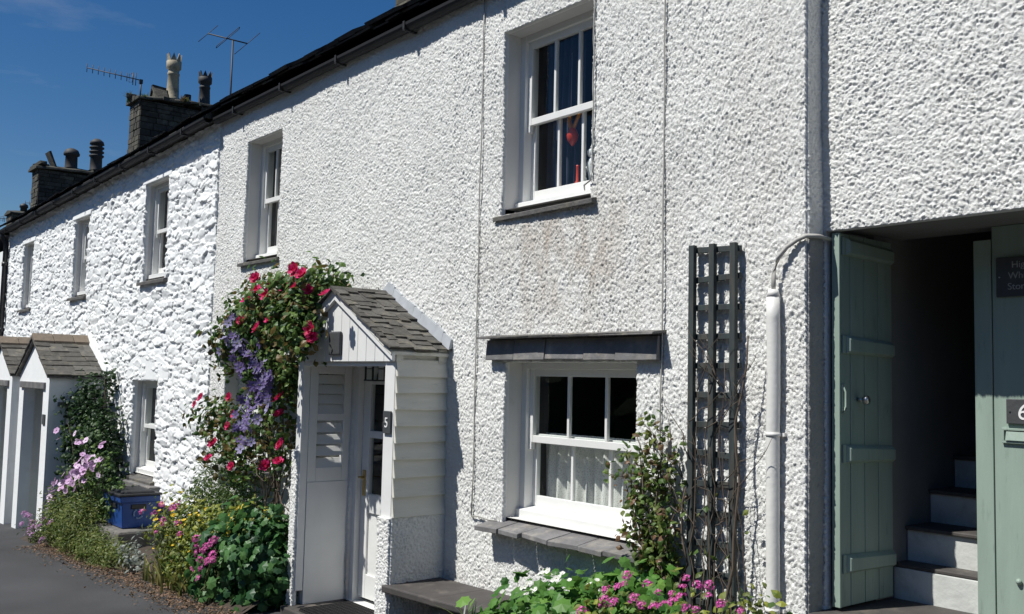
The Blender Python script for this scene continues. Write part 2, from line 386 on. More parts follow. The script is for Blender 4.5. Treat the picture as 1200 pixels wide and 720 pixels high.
def slates(mb, P, uspan, courses, w, th, seed, mi=0, jit=.012, lift=.010):
    """courses of single slates on a slope. P(a, t): point at along-ridge coordinate a and slope fraction t (0 eave, 1 ridge)"""
    rg = random.Random(seed); a0, a1 = uspan
    n = Vector(P(a0, 1)) - Vector(P(a0, 0)); al = (Vector(P(a1, 0)) - Vector(P(a0, 0))).normalized()
    L_ = n.length; n.normalize(); nn = al.cross(n).normalized()
    if nn.z < 0: nn = -nn
    for k in range(courses):
        t0 = k / courses; t1 = min(1, (k + 1.9) / courses)
        a = a0 - rg.random() * w * .5
        while a < a1:
            ww = w * rg.uniform(.65, 1.3); b = min(a + ww, a1 + rg.uniform(0, .012)); aa = max(a, a0 - rg.uniform(0, .012))
            a += ww
            if b - aa < .02: continue
            dj = rg.uniform(-jit, jit) / L_; lf = lift * rg.uniform(.5, 1.6); tt = th * rg.uniform(.7, 1.3)
            sk = rg.uniform(-.006, .006) / L_
            p = [Vector(P(aa + .0015, t0 + dj + sk)), Vector(P(b - .0015, t0 + dj - sk)), Vector(P(b - .0015, t1)), Vector(P(aa + .0015, t1))]
            lo = [p[0] + nn * lf, p[1] + nn * lf * rg.uniform(.6, 1.4), p[2] + nn * .002, p[3] + nn * .002]
            hi = [q + nn * tt for q in lo]
            if (lo[1] - lo[0]).cross(lo[3] - lo[0]).z < 0: lo = lo[::-1]; hi = hi[::-1]
            mb.hexa(lo + hi, mi)

# ------------------------------------------------------------------ foliage
OVAL = np.array([(0, 0), (.28, .3), (.30, .55), (0, 1.0), (-.30, .55), (-.28, .3)])
LANCE = np.array([(0, 0), (.12, .35), (.10, .65), (0, 1.0), (-.10, .65), (-.12, .35)])
_t = np.linspace(0, 2 * np.pi, 15)[:-1]
LOBED = np.stack([np.sin(_t) * (.5 + .06 * np.cos(7 * _t)), .5 - np.cos(_t) * (.48 + .06 * np.cos(7 * _t))], 1)
PETAL = np.array([(0, 0), (.30, .45), (.26, .85), (0, 1.0), (-.26, .85), (-.30, .45)])

def leaves(name, parent, pts, nrm, size, mats, shape=OVAL, seed=0, droop=.25, fold=.18, sizevar=.4):
    rg = np.random.RandomState(seed); n = len(pts); k = len(shape)
    nrm = nrm / (np.linalg.norm(nrm, axis=1, keepdims=True) + 1e-9)
    t = rg.normal(size=(n, 3)); t[:, 2] -= droop
    t -= (t * nrm).sum(1, keepdims=True) * nrm; t /= np.linalg.norm(t, axis=1, keepdims=True) + 1e-9
    s = np.cross(t, nrm)
    sz = size * (1 + sizevar * rg.uniform(-1, 1, n))
    out = shape - np.array([0, .5])
    V = np.empty((n, k + 1, 3))
    for i, (x, y) in enumerate(out):
        V[:, i] = pts + (s * x + t * y + nrm * (-fold * abs(y) * .6)) * sz[:, None]
    V[:, k] = pts + nrm * (fold * .5 * sz)[:, None]
    b = (np.arange(n) * (k + 1))[:, None]
    F = np.concatenate([np.stack([b[:, 0] + i, b[:, 0] + (i + 1) % k, b[:, 0] + k], -1)[:, None] for i in range(k)], 1).reshape(-1, 3)
    mi = np.repeat(rg.randint(0, len(mats), n), k)
    return np_mesh(name, V.reshape(-1, 3), F, mats, parent, False, mi)

def cloud(blobs, seed, clump=.06, per=7, up=.5):
    """points in clumps spread through ellipsoids (cx,cy,cz,rx,ry,rz,n); returns points and outward-ish normals"""
    rg = np.random.RandomState(seed); P = []; Nn = []
    for cx, cy, cz, rx, ry, rz, n in blobs:
        c = max(1, n // per)
        d = rg.normal(size=(c, 3)); d /= np.linalg.norm(d, axis=1, keepdims=True)
        r = rg.uniform(.15, 1, c) ** .45 * (1 + .22 * rg.normal(size=c)).clip(.6, 1.35)
        ctr = d * r[:, None] * np.array([rx, ry, rz]) + np.array([cx, cy, cz])
        p = np.repeat(ctr, per, 0) + rg.normal(size=(c * per, 3)) * clump
        o = np.repeat(d, per, 0) + rg.normal(size=(c * per, 3)) * .7; o[:, 2] += up; o[:, 1] -= .35
        P.append(p); Nn.append(o)
    return np.concatenate(P), np.concatenate(Nn)

def petal_flower(name, n, r, mats, cup=.3, rings=1, centre=None, width=1., seed=0):
    """one bloom as a mesh, facing +Z, n petals in rings"""
    rg = random.Random(seed); mb = MB()
    for q in range(rings):
        rr = r * (1 - .24 * q); cp = cup + .42 * q
        for i in range(n - (q > 1)):
            a = 2 * math.pi * (i + .5 * q) / n + rg.uniform(-.12, .12); ca, sa = math.cos(a), math.sin(a)
            def W(x, y, z): return (ca * y - sa * x, sa * y + ca * x, z)
            prof = [(0, .0, .28), (.45, .30 * cp, .95), (.8, .72 * cp, .9), (1.0, .95 * cp - .1, .45)]
            vs = []
            for (d, z, w) in prof:
                y = d * rr * math.cos(min(1.3, cp * d * .9)); zz = d * rr * math.sin(min(1.3, cp * d * .9)) + .02 * r * rg.uniform(-1, 1)
                hw = .36 * w * rr * width * (6 / n) ** .5
                vs += [W(-hw, y, zz + .05 * rr), W(0, y, zz - .02 * rr), W(hw, y, zz + .05 * rr)]
            fs = []
            for k in range(3):
                fs += [(3 * k, 3 * k + 1, 3 * k + 4, 3 * k + 3), (3 * k + 1, 3 * k + 2, 3 * k + 5, 3 * k + 4)]
            mb.add(vs, fs, q % max(1, len(mats) - (centre is not None)), True)
    if centre is not None:
        mb.lathe([(.16 * r, .0), (.15 * r, .1 * r), (.06 * r, .16 * r)], (0, 0, 0), 8, len(mats) - 1)
    me = bpy.data.meshes.new(name)
    me.from_pydata(mb.v, [], mb.f); me.polygons.foreach_set('material_index', mb.m); me.polygons.foreach_set('use_smooth', mb.smooth); me.update()
    for m in mats: me.materials.append(m)
    return me

def floret_head(name, n, r, fr, mats, seed=0, tall=.7):
    """dome of small five-petalled florets"""
    rg = random.Random(seed); vs = []; fs = []; mi = []
    for i in range(n):
        d = Vector((rg.gauss(0, 1), rg.gauss(0, 1), abs(rg.gauss(0, 1)) + .1)).normalized()
        c = Vector((d.x * r, d.y * r, d.z * r * tall)) * rg.uniform(.6, 1.05)
        q = d.to_track_quat('Z', 'Y').to_matrix() @ Matrix.Rotation(rg.uniform(0, 6), 3, 'Z')
        b = len(vs); vs.append(tuple(c))
        for k in range(10):
            rr = fr * (1 if k % 2 == 0 else .42); a = math.pi * k / 5
            vs.append(tuple(c + q @ Vector((math.cos(a) * rr, math.sin(a) * rr, .25 * rr))))
        for k in range(10): fs.append((b, b + 1 + k, b + 1 + (k + 1) % 10)); mi.append(i % len(mats))
    me = bpy.data.meshes.new(name); me.from_pydata(vs, [], fs); me.polygons.foreach_set('material_index', mi); me.update()
    for m in mats: me.materials.append(m)
    return me

def blooms(name, me, parent, places, seed, smin=.8, smax=1.2, face=(.25, -1, .55), wob=.5):
    """bloom parts: one object per flower head, sharing mesh data"""
    rg = random.Random(seed); off = wloc(parent)
    mes = me if isinstance(me, list) else [me]
    for i, p in enumerate(places):
        o = bpy.data.objects.new(name, mes[i % len(mes)]); C.objects.link(o); o.parent = parent
        o.location = Vector(p) - off
        d = Vector(face).normalized() + Vector((rg.uniform(-wob, wob), rg.uniform(-wob, wob), rg.uniform(-wob, wob)))
        o.rotation_mode = 'QUATERNION'
        o.rotation_quaternion = d.to_track_quat('Z', 'Y') @ Matrix.Rotation(rg.uniform(0, 6.28), 3, 'Z').to_quaternion()
        s = rg.uniform(smin, smax); o.scale = (s, s, s)

def surf_pts(blobs, n, seed, push=1.05, ymax=.15):
    """flower positions on the sunny, street-facing side of plant lobes"""
    rg = random.Random(seed); out = []
    while len(out) < n:
        b = rg.choice(blobs)
        d = Vector((rg.gauss(0, 1), rg.gauss(-.6, .8), rg.gauss(.4, .8))).normalized()
        if d.y > ymax: continue
        k = push * rg.uniform(.92, 1.08)
        out.append((b[0] + d.x * b[3] * k, b[1] + d.y * b[4] * k, b[2] + d.z * b[5] * k))
    return out

def twig(mb, p, q, r0, r1, seed, wob=.05, n=6, mi=0):
    rg = random.Random(seed); p, q = Vector(p), Vector(q); pts = []
    for i in range(n + 1):
        t = i / n; w = wob * math.sin(math.pi * t)
        pts.append(p.lerp(q, t) + Vector((rg.uniform(-w, w), rg.uniform(-w, w) * .6, rg.uniform(-w, w) * .5)))
    mb.tube(pts, [r0 + (r1 - r0) * i / n for i in range(n + 1)], 5, mi)
    return pts

ROSE_UP= [(-8.06, -0.7, 2.42), (-7.82, -0.72, 2.37), (-8.13, -0.68, 2.54), (-7.29, -0.72, 2.55), (-7.14, -0.73, 2.5), (-7.37, -0.68, 2.41), (-7.89, -0.59, 2.37), (-7.71, -0.61, 2.24), (-8.54, -0.62, 2.18), (-8.01, -0.7, 2.09), (-7.88, -0.65, 2.16), (-7.34, -0.7, 2.09), (-6.96, -0.71, 1.99), (-6.97, -0.72, 2.05), (-6.77, -0.71, 2.32), (-7.7, -0.59, 2.43), (-7.25, -0.61, 2.39), (-8.44, -0.61, 2.36), (-7.95, -0.61, 2.5)]
ROSE_LO= [(-9.68, -0.57, 1.37), (-9.58, -0.55, 1.44), (-9.01, -0.5, 1.46), (-8.89, -0.48, 1.3), (-9.1, -0.46, 1.18), (-9.45, -0.46, 0.99), (-9.23, -0.59, 0.86), (-7.93, -0.5, 1.48), (-7.94, -0.49, 1.34), (-8.1, -0.52, 0.88), (-7.76, -0.57, 0.94), (-7.82, -0.52, 1.08), (-8.68, -0.59, 0.83)]
PINK= [(-3.59, -0.63, 0.64), (-3.41, -0.64, 0.67), (-3.68, -0.67, 0.6), (-3.45, -0.7, 0.6), (-3.35, -0.63, 0.64), (-3.23, -0.67, 0.66), (-3.17, -0.63, 0.74), (-3.09, -0.64, 0.72), (-3.16, -0.68, 0.66), (-3.26, -0.69, 0.61), (-3.14, -0.67, 0.61), (-3.06, -0.69, 0.62), (-2.78, -0.72, 0.67), (-3.83, -0.7, 0.46), (-3.74, -0.64, 0.5), (-3.63, -0.73, 0.57), (-2.95, -0.73, 0.76), (-3.01, -0.66, 0.69), (-3.39, -0.71, 0.58), (-3.52, -0.68, 0.7), (-3.58, -0.68, 0.63), (-3.19, -0.7, 0.63), (-2.97, -0.62, 0.65), (-3.29, -0.72, 0.59), (-3.14, -0.69, 0.71), (-3.57, -0.72, 0.56)]
PURPLE= [(-8.87, -0.64, 2.11), (-8.66, -0.73, 2.01), (-8.79, -0.64, 2.0), (-8.49, -0.72, 2.03), (-8.6, -0.65, 2.0), (-8.62, -0.65, 2.05), (-8.61, -0.64, 1.94), (-8.46, -0.67, 1.92), (-8.42, -0.64, 1.92), (-8.2, -0.71, 1.98), (-8.48, -0.66, 2.0), (-8.27, -0.7, 1.88), (-8.09, -0.64, 1.96), (-8.58, -0.65, 1.85), (-8.4, -0.68, 1.99), (-8.22, -0.68, 1.86), (-8.14, -0.73, 1.86), (-8.31, -0.73, 1.76), (-8.17, -0.67, 1.84), (-8.03, -0.68, 1.82), (-8.16, -0.64, 1.87), (-8.12, -0.67, 1.78), (-7.85, -0.72, 1.79), (-8.01, -0.69, 1.75), (-8.01, -0.65, 1.75), (-8.06, -0.68, 1.77), (-7.74, -0.73, 1.71), (-8.03, -0.65, 1.51), (-7.91, -0.65, 1.65), (-7.85, -0.72, 1.74), (-7.79, -0.68, 1.68), (-7.88, -0.69, 1.59), (-7.82, -0.65, 1.63), (-7.83, -0.7, 1.5), (-7.74, -0.71, 1.67), (-7.75, -0.68, 1.59), (-7.93, -0.63, 1.54), (-7.69, -0.72, 1.45), (-7.99, -0.72, 1.59), (-8.02, -0.67, 1.6), (-8.1, -0.64, 1.56), (-8.01, -0.68, 1.57), (-8.08, -0.69, 1.58), (-8.27, -0.64, 1.48), (-8.16, -0.65, 1.37), (-7.88, -0.72, 1.5), (-8.34, -0.64, 1.35), (-8.08, -0.71, 1.45), (-8.1, -0.7, 1.42), (-8.38, -0.65, 1.39), (-8.21, -0.69, 1.21), (-8.25, -0.65, 1.3), (-7.9, -0.71, 1.3), (-8.34, -0.64, 1.25), (-8.13, -0.71, 1.24), (-8.03, -0.72, 1.22), (-8.21, -0.68, 1.17), (-8.34, -0.7, 1.19), (-8.32, -0.68, 1.23), (-8.39, -0.64, 1.09), (-8.62, -0.66, 2.21), (-8.56, -0.73, 2.15), (-7.69, -0.7, 1.68), (-7.77, -0.68, 1.52)]
LILAC= [(-12.38, -0.8, 0.64), (-12.2, -0.81, 0.65), (-11.98, -0.86, 0.56), (-12.21, -0.86, 0.56), (-12.01, -0.82, 0.63), (-12.21, -0.87, 0.66), (-12.32, -0.86, 0.48), (-12.46, -0.9, 0.53), (-12.3, -0.88, 0.46), (-12.33, -0.85, 0.61), (-12.56, -0.83, 0.5), (-12.48, -0.84, 0.55), (-12.51, -0.86, 0.51), (-12.62, -0.8, 0.45), (-12.61, -0.84, 0.48), (-12.39, -0.88, 0.49), (-12.69, -0.89, 0.44), (-12.98, -0.8, 0.39), (-13.32, -0.8, 0.26), (-12.87, -0.81, 0.29), (-13.0, -0.84, 0.29), (-12.84, -0.87, 0.34), (-12.52, -0.89, 0.38), (-12.87, -0.87, 0.4), (-12.89, -0.88, 0.3), (-13.52, -0.81, 0.25), (-13.78, -0.81, 0.23), (-13.36, -0.82, 0.35), (-12.96, -0.89, 0.18), (-13.42, -0.88, 0.25), (-13.63, -0.87, 0.21), (-13.77, -0.81, -0.01), (-13.61, -0.88, 0.07), (-13.45, -0.82, 0.16), (-13.75, -0.83, 0.03), (-13.82, -0.85, -0.02), (-13.88, -0.8, 0.88), (-12.59, -0.87, 0.83), (-12.53, -0.85, 0.82), (-11.6, -0.88, 0.86), (-12.69, -0.89, 0.91)]
MAUVE= [(-13.72, -0.97, -0.37), (-14.07, -0.95, -0.42), (-13.69, -0.98, -0.34), (-13.63, -0.96, -0.24), (-14.3, -0.96, -0.28), (-13.07, -1.01, -0.21), (-14.29, -0.97, -0.3), (-14.44, -0.97, -0.29), (-14.6, -0.99, -0.42), (-13.3, -1.04, -0.44), (-14.22, -0.99, -0.42), (-13.66, -0.96, -0.52), (-13.91, -1.02, -0.47), (-14.51, -0.99, -0.27), (-14.37, -0.96, -0.53), (-14.14, -0.99, -0.42), (-13.74, -1.05, -0.34), (-13.79, -0.99, -0.35), (-13.36, -1.02, -0.46), (-14.0, -0.96, -0.32), (-14.61, -0.98, -0.43), (-13.99, -1.02, -0.32)]
PHLOX_A= [(-9.51, -0.81, 0.36), (-9.7, -0.89, 0.11), (-9.37, -0.82, 0.42), (-9.29, -0.89, 0.4), (-9.86, -0.8, 0.36), (-10.16, -0.88, 0.25), (-9.55, -0.89, 0.25), (-9.61, -0.88, 0.38), (-10.02, -0.81, 0.25), (-9.65, -0.83, 0.2), (-9.39, -0.81, 0.23), (-9.36, -0.85, 0.37), (-9.08, -0.89, 0.18)]
PHLOX_B= [(-8.28, -0.97, 0.19), (-8.1, -0.96, 0.11), (-8.72, -0.89, 0.11), (-8.06, -0.99, 0.1), (-8.16, -0.98, 0.08), (-8.4, -0.91, -0.02), (-8.11, -1.0, 0.22), (-8.5, -0.89, 0.12), (-8.49, -0.97, -0.04), (-8.27, -0.94, 0.06), (-8.2, -0.93, 0.12), (-8.45, -0.9, 0.12), (-8.39, -1.0, 0.24), (-8.56, -0.91, 0.14), (-8.29, -0.99, 0.07), (-8.22, -0.92, 0.24), (-8.28, -1.01, -0.08), (-8.65, -0.92, -0.06), (-8.24, -0.99, 0.16), (-8.4, -0.99, 0.12), (-8.3, -1.01, 0.08), (-8.35, -0.97, -0.01)]
YELLOW= [(-8.93, -0.77, 0.24), (-9.01, -0.72, 0.37), (-7.8, -0.74, 0.48), (-7.99, -0.68, 0.42), (-8.01, -0.68, 0.57), (-9.53, -0.79, 0.55), (-7.87, -0.78, 0.53), (-8.06, -0.74, 0.6), (-9.51, -0.74, 0.28), (-8.65, -0.77, 0.36), (-8.72, -0.69, 0.47), (-8.1, -0.8, 0.49), (-8.03, -0.75, 0.47), (-9.23, -0.81, 0.36), (-9.4, -0.69, 0.3), (-9.32, -0.73, 0.19), (-8.62, -0.67, 0.45), (-8.13, -0.81, 0.4), (-7.93, -0.72, 0.46), (-7.82, -0.73, 0.43), (-9.06, -0.82, 0.3), (-8.18, -0.7, 0.45), (-8.36, -0.69, 0.33), (-9.46, -0.82, 0.35), (-9.24, -0.68, 0.35), (-9.55, -0.7, 0.39), (-8.96, -0.73, 0.45), (-8.79, -0.74, 0.37), (-9.3, -0.79, 0.16), (-8.06, -0.82, 0.45), (-8.81, -0.75, 0.32), (-8.69, -0.69, 0.34), (-7.86, -0.8, 0.73), (-8.6, -0.75, 0.38), (-9.24, -0.78, 0.43), (-8.56, -0.72, 0.49), (-8.4, -0.68, 0.33), (-8.25, -0.69, 0.43), (-9.32, -0.78, 0.26), (-9.06, -0.76, 0.34), (-8.6, -0.83, 0.46), (-9.34, -0.75, 0.19)]
WHITEF= [(-4.34, -0.56, 0.62), (-4.28, -0.57, 0.64), (-4.13, -0.64, 0.63), (-4.39, -0.61, 0.56), (-4.4, -0.64, 0.54), (-4.34, -0.61, 0.53), (-4.08, -0.56, 0.63), (-3.86, -0.62, 0.65), (-4.13, -0.57, 0.66), (-4.55, -0.55, 0.44), (-3.85, -0.57, 0.67), (-4.09, -0.63, 0.65)]

def gz(x):            # the street climbs gently to the right
    x = min(max(x, -45.), 6.)
    return -.30 + .045 * (x + 7.6)

def ez(x):            # eaves line: level over the roughcast house, sagging along the stone row
    if x > -10.7: return 4.61
    return 4.60 - .021 * (-10.7 - x)

# ------------------------------------------------------------------ ground
mb = MB()
xs = [-300, -120, -45, -30, -20, -16, -12, -8, -4, 0, 6, 40, 200]; ys = [-250, -80, -30, -15, -6, -2, 0, 4, 12, 60, 250]
mb.add([(x, y, gz(x)) for x in xs for y in ys], [(i * len(ys) + j, (i + 1) * len(ys) + j, (i + 1) * len(ys) + j + 1, i * len(ys) + j + 1) for i in range(len(xs) - 1) for j in range(len(ys) - 1)])
tag(mb.build('street', M['tarmac']), kind='structure')

# earth bed along the house fronts, with an uneven front edge
mb = MB(); rg = random.Random(3); row = []
n = 60
for i in range(n + 1):
    x = -14.6 + (-7.72 + 14.6) * i / n
    f = -.88 - .04 * math.sin(x * 2.1) + rg.uniform(-.03, .03) - (.12 if x < -13.5 else 0)
    row.append([(x, .05, gz(x) + .16), (x, -.35, gz(x) + .15 + rg.uniform(-.02, .02)), (x, f + .2, gz(x) + .07 + rg.uniform(-.02, .02)), (x, f, gz(x) - .01)])
vs = [p for r in row for p in r]
mb.add(vs, [(4 * i + j, 4 * i + j + 1, 4 * (i + 1) + j + 1, 4 * (i + 1) + j) for i in range(n) for j in range(3)])
o = mb.build('flower_bed', M['soil'], smooth=True); tag(o, kind='structure')
mb = MB(); row = []
for i in range(21):
    x = -4.84 + (-2.98 + 4.84) * i / 20
    row.append([(x, .05, .12), (x, -.4, .13 + rg.uniform(-.02, .02)), (x, -.8, .1), (x, -.84, gz(x) - .02)])
vs = [p for r in row for p in r]
mb.add(vs, [(4 * i + j, 4 * i + j + 1, 4 * (i + 1) + j + 1, 4 * (i + 1) + j) for i in range(20) for j in range(3)])
tag(mb.build('flower_bed', M['soil'], smooth=True), kind='structure')

# fallen leaves swept along the edge of the tarmac
rs = np.random.RandomState(8); n = 4200
x = rs.uniform(-13.6, -7.0, n); off = np.abs(rs.normal(size=n)) * .17
y = -.93 - .05 * (x > -9) - off + rs.uniform(0, .12, n)
z = np.array([gz(q) for q in x]) + .006 + rs.uniform(0, .022, n) + np.clip(.93 + y, 0, .1) * .3
nr = rs.normal(size=(n, 3)) * .45; nr[:, 2] += 1
tag(leaves('leaf_litter', None, np.stack([x, y, z], 1), nr, .026, [M['litter']], OVAL, 5, droop=0), 'dry brown fallen leaves swept along the tarmac edge', 'leaf litter', kind='stuff')

# ------------------------------------------------------------------ windows
def sash_window(house, x0, x1, z0, z1, yset=.15, nx=3, yw=.0, sill=None, room=True, curtain=None, white='white', jamb=.05):
    """opening x0..x1, z0..z1 in the wall plane yw; a vertical sliding sash with nx panes per sash"""
    Y = yw + yset; zm = (z0 + z1) / 2 + .01
    m = MB()
    m.box(x0 - .03, x0 + jamb, Y, Y + .13, z0 - .02, z1 + .03); m.box(x1 - jamb, x1 + .03, Y, Y + .13, z0 - .02, z1 + .03)
    m.box(x0 + jamb, x1 - jamb, Y + .002, Y + .13, z1 - .045, z1 + .03)
    m.hexa([(x0 + .004, Y - .035, z0 - .01), (x1 - .004, Y - .035, z0 - .01), (x1 - .004, Y + .14, z0 - .01), (x0 + .004, Y + .14, z0 - .01),
            (x0 + .004, Y - .035, z0 + .055), (x1 - .004, Y - .035, z0 + .055), (x1 - .004, Y + .14, z0 + .085), (x0 + .004, Y + .14, z0 + .085)])
    w = m.build('window', M[white], house, bevel=.004)
    a, b = x0 + jamb, x1 - jamb
    def sash(nm, y, za, zb, bot, top):
        s = MB(); st = .042
        s.box(a, a + st, y, y + .036, za, zb); s.box(b - st, b, y, y + .036, za, zb)
        s.box(a + st, b - st, y + .001, y + .035, za, za + bot); s.box(a + st, b - st, y + .001, y + .035, zb - top, zb)
        pw = (b - a - 2 * st) / nx
        for k in range(1, nx):
            c = a + st + pw * k; s.box(c - .011, c + .011, y + .004, y + .032, za + bot, zb - top)
        if nm == 'upper_sash':
            s.box(a, a + .03, y, y + .036, za - .05, za); s.box(b - .03, b, y, y + .036, za - .05, za)
        o = s.build(nm, M[white], w, bevel=.003)
        g = MB(); yy = y + .018
        g.add([(a + .01, yy, za + .01), (b - .01, yy, za + .01), (b - .01, yy, zb - .01), (a + .01, yy, zb - .01)], [(0, 1, 2, 3)])
        g.build('pane', M['glass'], w)
    sash('upper_sash', Y + .03, zm - .03, z1 - .045, .05, .05)
    sash('lower_sash', Y + .075, z0 + .075, zm + .03, .075, .045)
    r = MB(); e0 = yw + .03
    for q in ([(x0, e0, z0), (x0, Y, z0), (x0, Y, z1), (x0, e0, z1)], [(x1, e0, z0), (x1, e0, z1), (x1, Y, z1), (x1, Y, z0)],
              [(x0, e0, z1), (x0, Y, z1), (x1, Y, z1), (x1, e0, z1)], [(x0, e0, z0), (x1, e0, z0), (x1, Y, z0), (x0, Y, z0)]):
        r.add(q, [(0, 1, 2, 3)])
    r.build('reveal', M['reveal'], w)
    if sill:
        dx, th, pr, n = sill; s = MB(); q = random.Random(int(x0 * 100)); xx = x0 - dx
        for k in range(n):
            xe = x0 - dx + (x1 - x0 + 2 * dx) * (k + 1) / n + (q.uniform(-.03, .03) if k < n - 1 else 0)
            dz, py = q.uniform(-.009, .009), q.uniform(-.02, .02); zb = z0 - .052
            s.hexa([(xx + .003, yw - pr + py, zb - th + dz), (xe - .003, yw - pr - py, zb - th + dz * .3), (xe - .003, Y - .02, zb + .005), (xx + .003, Y - .02, zb + .005),
                    (xx + .003, yw - pr + py, zb + dz), (xe - .003, yw - pr - py, zb + dz * .3), (xe - .003, Y - .02, zb + .044), (xx + .003, Y - .02, zb + .044)])
            xx = xe
        s.build('sill', M['sill_slate'] if n > 1 else M['slate'], w, bevel=.005)
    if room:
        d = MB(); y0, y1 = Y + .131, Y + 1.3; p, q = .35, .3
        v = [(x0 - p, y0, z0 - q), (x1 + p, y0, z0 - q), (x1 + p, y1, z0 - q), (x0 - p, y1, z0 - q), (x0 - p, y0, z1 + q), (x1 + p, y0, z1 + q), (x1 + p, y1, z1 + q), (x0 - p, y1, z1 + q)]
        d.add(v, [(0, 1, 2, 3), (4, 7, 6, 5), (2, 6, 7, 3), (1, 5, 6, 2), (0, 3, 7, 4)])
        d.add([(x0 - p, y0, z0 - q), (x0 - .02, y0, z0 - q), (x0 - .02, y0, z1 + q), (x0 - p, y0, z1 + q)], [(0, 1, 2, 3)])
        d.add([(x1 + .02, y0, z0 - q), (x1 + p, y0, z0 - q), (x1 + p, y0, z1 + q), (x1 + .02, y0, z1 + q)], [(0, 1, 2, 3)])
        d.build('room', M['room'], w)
    return w

def curtain(name, label, x0, x1, y, z0, z1, m, folds=14, amp=.018, cat='curtain', group=None, seed=0):
    rg = random.Random(seed); n = folds * 8; vs = []
    for i in range(n + 1):
        t = i / n; x = x0 + (x1 - x0) * t; d = amp * math.sin(t * folds * 2 * math.pi + .6 * math.sin(t * 9 + seed)) + amp * .4 * math.sin(t * 31 + seed)
        vs += [(x, y + d * .5, z1), (x + .004 * math.sin(i), y + d, (z0 + z1) / 2), (x + .01 * math.sin(i * .7), y + d * 1.15, z0 + .01 * math.sin(t * 40))]
    mb = MB(); mb.add(vs, [(3 * i + j, 3 * i + 3 + j, 3 * i + 4 + j, 3 * i + 1 + j) for i in range(n) for j in (0, 1)], 0, True)
    o = mb.build(name, m); return tag(o, label, cat, group)

# ------------------------------------------------------------------ roughcast house (number 5)
HX0, HX1 = -10.72, -2.92
house5 = thing('cottage', 'tall roughcast white cottage with the slate roofed timber porch, middle of the terrace', 'cottage', (-6.8, 0, gz(-6.8)))
WIN = [(-5.385, -4.105, .72, 1.81), (-5.475, -4.535, 2.92, 4.23), (-9.96, -9.12, 2.92, 4.21), (-10.3, -9.05, .72, 1.80)]
DOOR = (-7.50, -6.66, -.34, 1.80)
relief('wall', house5, M['stained'], (0, 0, 0), (1, 0, 0), (0, 0, 1), (0, -1, 0), (HX0, HX1), (-.35, 4.64), .0075,
       lambda u, v: roughcast_h(u, v, 21), [(w[0], w[1], w[2] - .05, w[3]) for w in WIN] + [DOOR], fine_u=(-6.1, .0046))
sash_window(house5, *WIN[0], sill=(.13, .034, .15, 6))
sash_window(house5, *WIN[1], sill=(.06, .035, .05, 1))
sash_window(house5, *WIN[2], sill=(.06, .035, .05, 1))
sash_window(house5, *WIN[3], sill=(.08, .03, .12, 4))
def slate_lintel(house, x0, x1, z0, z1, n, seed):
    m = MB(); q = random.Random(seed); xx = x0
    for k in range(n):
        xe = x0 + (x1 - x0) * (k + 1) / n + (q.uniform(-.03, .03) if k < n - 1 else 0)
        t, b = q.uniform(-.006, .006), q.uniform(-.01, .008)
        m.hexa([(xx + .002, -.062 + t, z0 + b), (xe - .002, -.060 + t, z0 + b * .5), (xe - .002, .02, z0 + b), (xx + .002, .02, z0 + b),
                (xx + .002, -.048 + t, z1), (xe - .002, -.046 + t, z1), (xe - .002, .02, z1), (xx + .002, .02, z1)])
        xx = xe
    o = m.build('lintel', M['sill_slate'], house, bevel=.004)
    d = MB(); xx = x0 - .02
    for k in range(3):
        xe = x0 - .02 + (x1 - x0 + .05) * (k + 1) / 3
        d.hexa([(xx, -.13 + q.uniform(-.01, .01), z1 + .004), (xe, -.13 + q.uniform(-.01, .01), z1 + .004), (xe, .02, z1 + .024), (xx, .02, z1 + .024),
                (xx, -.13, z1 + .022), (xe, -.13, z1 + .020), (xe, .02, z1 + .04), (xx, .02, z1 + .04)])
        xx = xe + .002
    d.build('drip_slate', M['slate'], o, bevel=.003)
slate_lintel(house5, -5.55, -3.90, 1.825, 1.965, 5, 4)
slate_lintel(house5, -10.45, -8.95, 1.815, 1.93, 4, 6)

